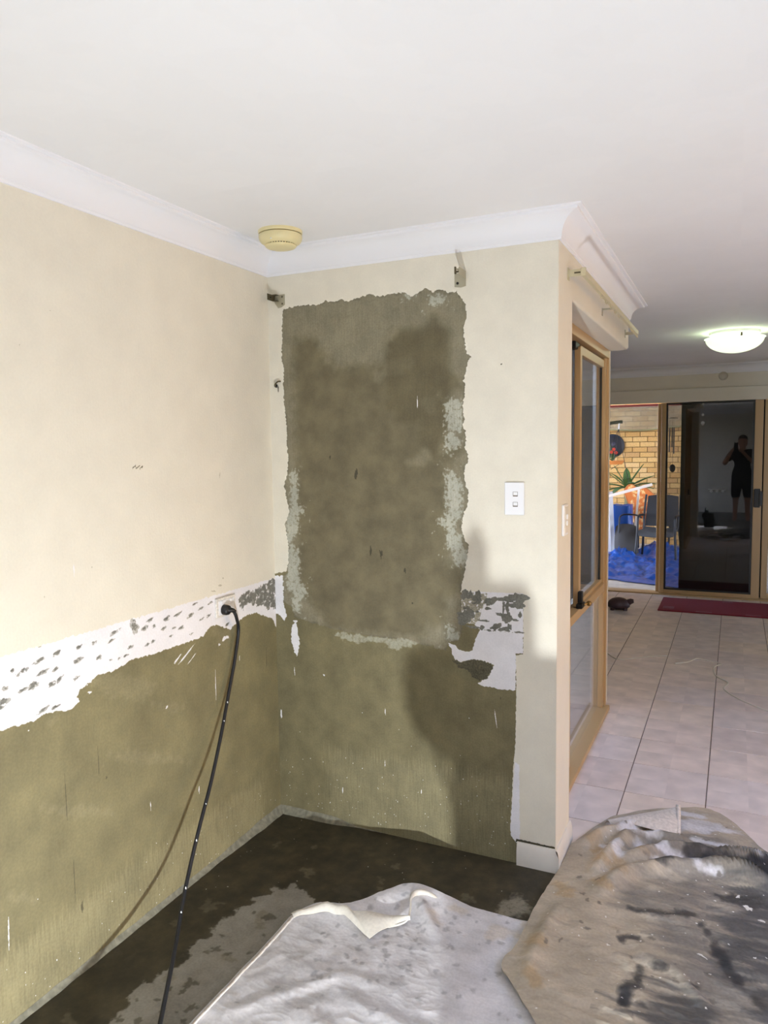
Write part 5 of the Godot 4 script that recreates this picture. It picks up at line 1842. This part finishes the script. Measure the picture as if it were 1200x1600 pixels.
# ------------------------------------------------------------------ what stands out of the picture but lights, shades or is mirrored
func blob(bones: Array, cell: float, blend: float) -> MB:
	# tapered capsules melted together and meshed as surface nets; bone: [from, to, radius, radius]
	var lo := Vector3.INF
	var hi := -Vector3.INF
	for q in bones:
		for e in [0, 1]:
			var r: Vector3 = Vector3.ONE * (q[2 + e] + cell * 3.0 + blend)
			lo = lo.min(q[e] - r)
			hi = hi.max(q[e] + r)
	var n := Vector3i(((hi - lo) / cell).ceil()) + Vector3i.ONE
	var field := PackedFloat32Array()
	field.resize(n.x * n.y * n.z)
	field.fill(1.0)
	for q in bones:
		var pad: Vector3 = Vector3.ONE * (maxf(q[2], q[3]) + cell * 2.0 + blend)
		var i0: Vector3i = Vector3i(((q[0].min(q[1]) - pad - lo) / cell).floor()).clamp(Vector3i.ZERO, n - Vector3i.ONE)
		var i1: Vector3i = Vector3i(((q[0].max(q[1]) + pad - lo) / cell).ceil()).clamp(Vector3i.ZERO, n - Vector3i.ONE)
		var ax: Vector3 = q[1] - q[0]
		var len2 := maxf(ax.length_squared(), 1e-9)
		for z in range(i0.z, i1.z + 1):
			for y in range(i0.y, i1.y + 1):
				for x in range(i0.x, i1.x + 1):
					var p := lo + Vector3(x, y, z) * cell
					var t := clampf((p - q[0]).dot(ax) / len2, 0.0, 1.0)
					var d: float = p.distance_to(q[0] + ax * t) - lerpf(q[2], q[3], t)
					var at := (z * n.y + y) * n.x + x
					var o := field[at]
					var h := maxf(blend - absf(o - d), 0.0) / blend
					field[at] = minf(o, d) - h * h * blend * 0.25
	var b := MB.new()
	var ids := {}
	for z in n.z - 1:
		for y in n.y - 1:
			for x in n.x - 1:
				var at := (z * n.y + y) * n.x + x
				var first := field[at] < 0.0
				var crossed := false
				var sum := Vector3.ZERO
				var count := 0
				if field[at] > cell * 3.0:
					continue
				for e in EDGES:
					var f0 := field[at + (e[2] * n.y + e[1]) * n.x + e[0]]
					var f1 := field[at + (e[5] * n.y + e[4]) * n.x + e[3]]
					if (f0 < 0.0) != (f1 < 0.0):
						var t := f0 / (f0 - f1)
						sum += Vector3(e[0], e[1], e[2]).lerp(Vector3(e[3], e[4], e[5]), t)
						count += 1
				if count:
					var g := Vector3(field[at + 1] - field[at], field[at + n.x] - field[at], field[at + n.x * n.y] - field[at])
					ids[at] = b.vert(lo + (Vector3(x, y, z) + sum / count) * cell, g.normalized())
	for at in ids:
		var sx := 1
		var sy := n.x
		var sz := n.x * n.y
		for w in [[sx, sy, sz], [sy, sz, sx], [sz, sx, sy]]:
			if (field[at] < 0.0) != (field[at + w[0]] < 0.0) and ids.has(at - w[1]) and ids.has(at - w[2]) and ids.has(at - w[1] - w[2]):
				b.four(ids[at], ids[at - w[1]], ids[at - w[1] - w[2]], ids[at - w[2]])
	return b


func behind_the_camera() -> void:
	# ---- work lamp on the floor: throws light up at the corner from below the picture
	var s := thing("work_lamp", "small bright work lamp lying on the floor in front of the corner", "work lamp", LAMP)
	var aim := Vector3(-0.22, 0.50, -0.84).normalized()
	var turn := Basis(Quaternion(Vector3.UP, aim))
	var b := MB.new()
	b.lathe(-aim * 0.012, [Vector2(0.0, -0.075), Vector2(0.020, -0.075), Vector2(0.026, -0.05), Vector2(0.036, -0.02), Vector2(0.038, 0.0), Vector2(0.034, 0.001), Vector2(0.016, -0.010), Vector2(0.0, -0.010)], 28, turn)
	obj("reflector", b, M.black, s)
	b = MB.new()
	b.lathe(-aim * 0.018, [Vector2(0.0, -0.002), Vector2(0.011, -0.002), Vector2(0.011, 0.001), Vector2(0.0, 0.002)], 20, turn)
	obj("lens", b, M.lamp_lens, s)
	b = MB.new()
	b.tube([-aim * 0.07, Vector3(0.0, -0.085, 0.06), Vector3(0.0, -0.10, 0.09)], 0.008, 8)
	b.tube([Vector3(-0.07, -0.106, 0.06), Vector3(0.0, -0.10, 0.09), Vector3(0.07, -0.106, 0.06)], 0.008, 8)
	b.tube([Vector3(0.0, -0.10, 0.09), Vector3(0.0, -0.106, 0.19)], 0.008, 8)
	obj("stand", b, M.black, s)
	var l := SpotLight3D.new()
	l.name = "lamp_beam"
	l.light_color = Color(0.965, 0.985, 1.0)
	l.light_energy = 3.9
	l.light_size = 0.01
	l.spot_range = 30.0
	l.spot_attenuation = 2.0
	l.spot_angle = 84.0
	l.spot_angle_attenuation = 0.25
	l.shadow_enabled = true
	s.add_child(l)
	l.look_at_from_position(Vector3.ZERO, aim, Vector3.UP)
	l.position = Vector3.ZERO

	# ---- an added jug that stands in the beam and throws the stepped shadow on the end wall
	s = thing("shadow_blocker", "added dark jug standing in the lamp beam before the corner", "blocker", Vector3(0, 0, -1.25))
	var k := (LAMP.z + 1.25) / (LAMP.z - ZB)
	var poly := PackedVector2Array()  # outline of the stepped shadow, scaled back towards the lamp
	for q in [[-0.968, -0.45], [-0.972, 0.36], [-1.02, 0.37], [-1.09, 0.42], [-1.14, 0.475], [-1.160, 0.56], [-1.165, 0.673], [-1.15, 0.745], [-1.131, 0.776], [-1.08, 0.795], [-1.001, 0.804], [-0.965, 0.95], [-0.935, 1.16], [-0.905, 1.235], [-0.864, 1.272], [-0.852, 1.25], [-0.852, 1.058], [-0.70, 1.063], [-0.675, 1.05], [-0.666, 1.020], [-0.665, 0.81], [-0.587, 0.804], [-0.30, 0.80], [-0.26, 0.70], [-0.26, -0.45]]:
		poly.append(Vector2(LAMP.x + k * (q[0] - LAMP.x), maxf(0.012, LAMP.y + k * (q[1] - LAMP.y))))
	b = MB.new()
	b.prism(poly, 0.03, Transform3D(Basis(), Vector3.ZERO))
	obj("body", b, M.blocker, s)
	b = MB.new()
	var st := []
	for q in [[-1.05, 0.38], [-1.02, 0.30], [-0.985, 0.19], [-0.955, 0.12]]:
		st.append(Vector3(LAMP.x + k * (q[0] - LAMP.x), LAMP.y + k * (q[1] - LAMP.y), 0.0))
	b.tube(st, 0.003, 6)
	obj("handle", b, M.blocker, s)  # thin strand shaped to throw a line of that shadow

	# ---- the photographer, mirrored in the dark door glass
	s = thing("person", "person in dark shirt and shorts holding up a phone, mirrored in the door glass", "person", Vector3(0.13, 0.0, 0.40))
	var bones := [
		[Vector3(0, 1.02, 0), Vector3(0, 1.22, 0.01), 0.135, 0.14], [Vector3(-0.05, 1.02, 0), Vector3(0.05, 1.02, 0), 0.125, 0.125], [Vector3(-0.07, 1.34, 0.01), Vector3(0.07, 1.34, 0.01), 0.125, 0.125], [Vector3(-0.16, 1.42, 0.01), Vector3(0.16, 1.42, 0.01), 0.065, 0.065],
		[Vector3(0, 1.44, 0.01), Vector3(0, 1.54, -0.01), 0.058, 0.052], [Vector3(0, 1.60, -0.02), Vector3(0, 1.68, 0.0), 0.072, 0.088], [Vector3(0, 1.585, -0.06), Vector3(0, 1.56, -0.06), 0.035, 0.03],
		[Vector3(0, 1.635, -0.085), Vector3(0, 1.605, -0.105), 0.012, 0.014], [Vector3(-0.085, 1.63, 0.0), Vector3(-0.085, 1.60, 0.0), 0.014, 0.012], [Vector3(0.085, 1.63, 0.0), Vector3(0.085, 1.60, 0.0), 0.014, 0.012],
		[Vector3(-0.19, 1.42, 0.01), Vector3(-0.33, 1.22, -0.09), 0.056, 0.044], [Vector3(-0.33, 1.22, -0.09), Vector3(-0.19, 1.49, -0.32), 0.042, 0.030],
		[Vector3(0.19, 1.42, 0.01), Vector3(0.24, 1.17, -0.06), 0.056, 0.044], [Vector3(0.24, 1.17, -0.06), Vector3(0.02, 1.42, -0.31), 0.042, 0.030],
		[Vector3(-0.09, 0.98, 0), Vector3(-0.11, 0.52, -0.01), 0.095, 0.062], [Vector3(-0.11, 0.52, -0.01), Vector3(-0.12, 0.09, 0.03), 0.060, 0.038], [Vector3(-0.12, 0.06, 0.04), Vector3(-0.13, 0.04, -0.14), 0.042, 0.034],
		[Vector3(0.09, 0.98, 0), Vector3(0.11, 0.52, -0.01), 0.095, 0.062], [Vector3(0.11, 0.52, -0.01), Vector3(0.12, 0.09, 0.03), 0.060, 0.038], [Vector3(0.12, 0.06, 0.04), Vector3(0.13, 0.04, -0.14), 0.042, 0.034]]
	b = blob(bones, 0.016, 0.035)
	var hands := []
	for w in [[Vector3(-0.185, 1.50, -0.30), Vector3(0.075, 0.035, -0.045), -1.0], [Vector3(0.01, 1.43, -0.29), Vector3(-0.06, 0.06, -0.055), 1.0]]:
		var p: Vector3 = w[0]
		var d: Vector3 = w[1]
		hands.append([p, p + d * 0.5, 0.026, 0.028])
		for f in 4:
			var side := Vector3(0, 0.022 - 0.015 * f, 0.0)
			var a: Vector3 = p + d * 0.75 + side
			var c := a + Vector3(d.x * 0.35, 0.0, -0.018) * (1.0 - 0.12 * absf(f - 1.2))
			hands.append([a, c, 0.0095, 0.009])
			hands.append([c, c + Vector3(d.x * 0.25, 0.0, 0.016), 0.009, 0.008])
		hands.append([p + d * 0.2, p + d * 0.5 + Vector3(0, 0.034, 0.014), 0.011, 0.009])
	var hb := blob(hands, 0.006, 0.008)
	var off := b.v.size()
	b.v.append_array(hb.v)
	b.n.append_array(hb.n)
	b.t.append_array(hb.t)
	b.c.append_array(hb.c)
	for q in hb.ix:
		b.ix.append(q + off)
	obj("body", b, M.skin, s)
	var wear := []
	for q in [0, 1, 2, 3]:
		wear.append([bones[q][0], bones[q][1], bones[q][2] + 0.012, bones[q][3] + 0.012])
	wear.append([Vector3(-0.19, 1.42, 0.01), Vector3(-0.27, 1.305, -0.045), 0.070, 0.066])
	wear.append([Vector3(0.19, 1.42, 0.01), Vector3(0.225, 1.27, -0.03), 0.070, 0.066])
	wear.append([Vector3(0, 0.94, 0), Vector3(0, 1.0, 0), 0.15, 0.15])
	obj("shirt", blob(wear, 0.018, 0.035), M.shirt, s)
	obj("shorts", blob([[Vector3(-0.09, 0.97, 0), Vector3(-0.115, 0.56, -0.01), 0.112, 0.092], [Vector3(0.09, 0.97, 0), Vector3(0.115, 0.56, -0.01), 0.112, 0.092]], 0.018, 0.03), M.shorts, s)
	obj("hair", blob([[Vector3(0, 1.70, 0.012), Vector3(0, 1.705, 0.02), 0.092, 0.092], [Vector3(0, 1.66, 0.045), Vector3(0, 1.60, 0.05), 0.066, 0.05]], 0.014, 0.02), M.hair, s)
	for x in [-0.032, 0.032]:
		b = MB.new()
		b.sphere(Vector3(x, 1.645, -0.085), Vector3(0.013, 0.007, 0.008), 8, 6)
		obj("eye", b, M.black, s)
	obj("mouth", one_box(Vector3(0, 1.567, -0.094), Vector3(0.045, 0.007, 0.010), 0.003), M.lips, s)
	s = thing("phone", "phone held up by the mirrored person", "phone", Vector3(0.0, 1.56, 0.022))
	obj("case", one_box(Vector3.ZERO, Vector3(0.074, 0.150, 0.009), 0.004), M.black, s)
	obj("screen", one_box(Vector3(0, 0, 0.0048), Vector3(0.066, 0.140, 0.001), 0.0003), M.rubber, s)


const EDGES := [[0, 0, 0, 1, 0, 0], [0, 1, 0, 1, 1, 0], [0, 0, 1, 1, 0, 1], [0, 1, 1, 1, 1, 1], [0, 0, 0, 0, 1, 0], [1, 0, 0, 1, 1, 0], [0, 0, 1, 0, 1, 1], [1, 0, 1, 1, 1, 1], [0, 0, 0, 0, 0, 1], [1, 0, 0, 1, 0, 1], [0, 1, 0, 0, 1, 1], [1, 1, 0, 1, 1, 1]]
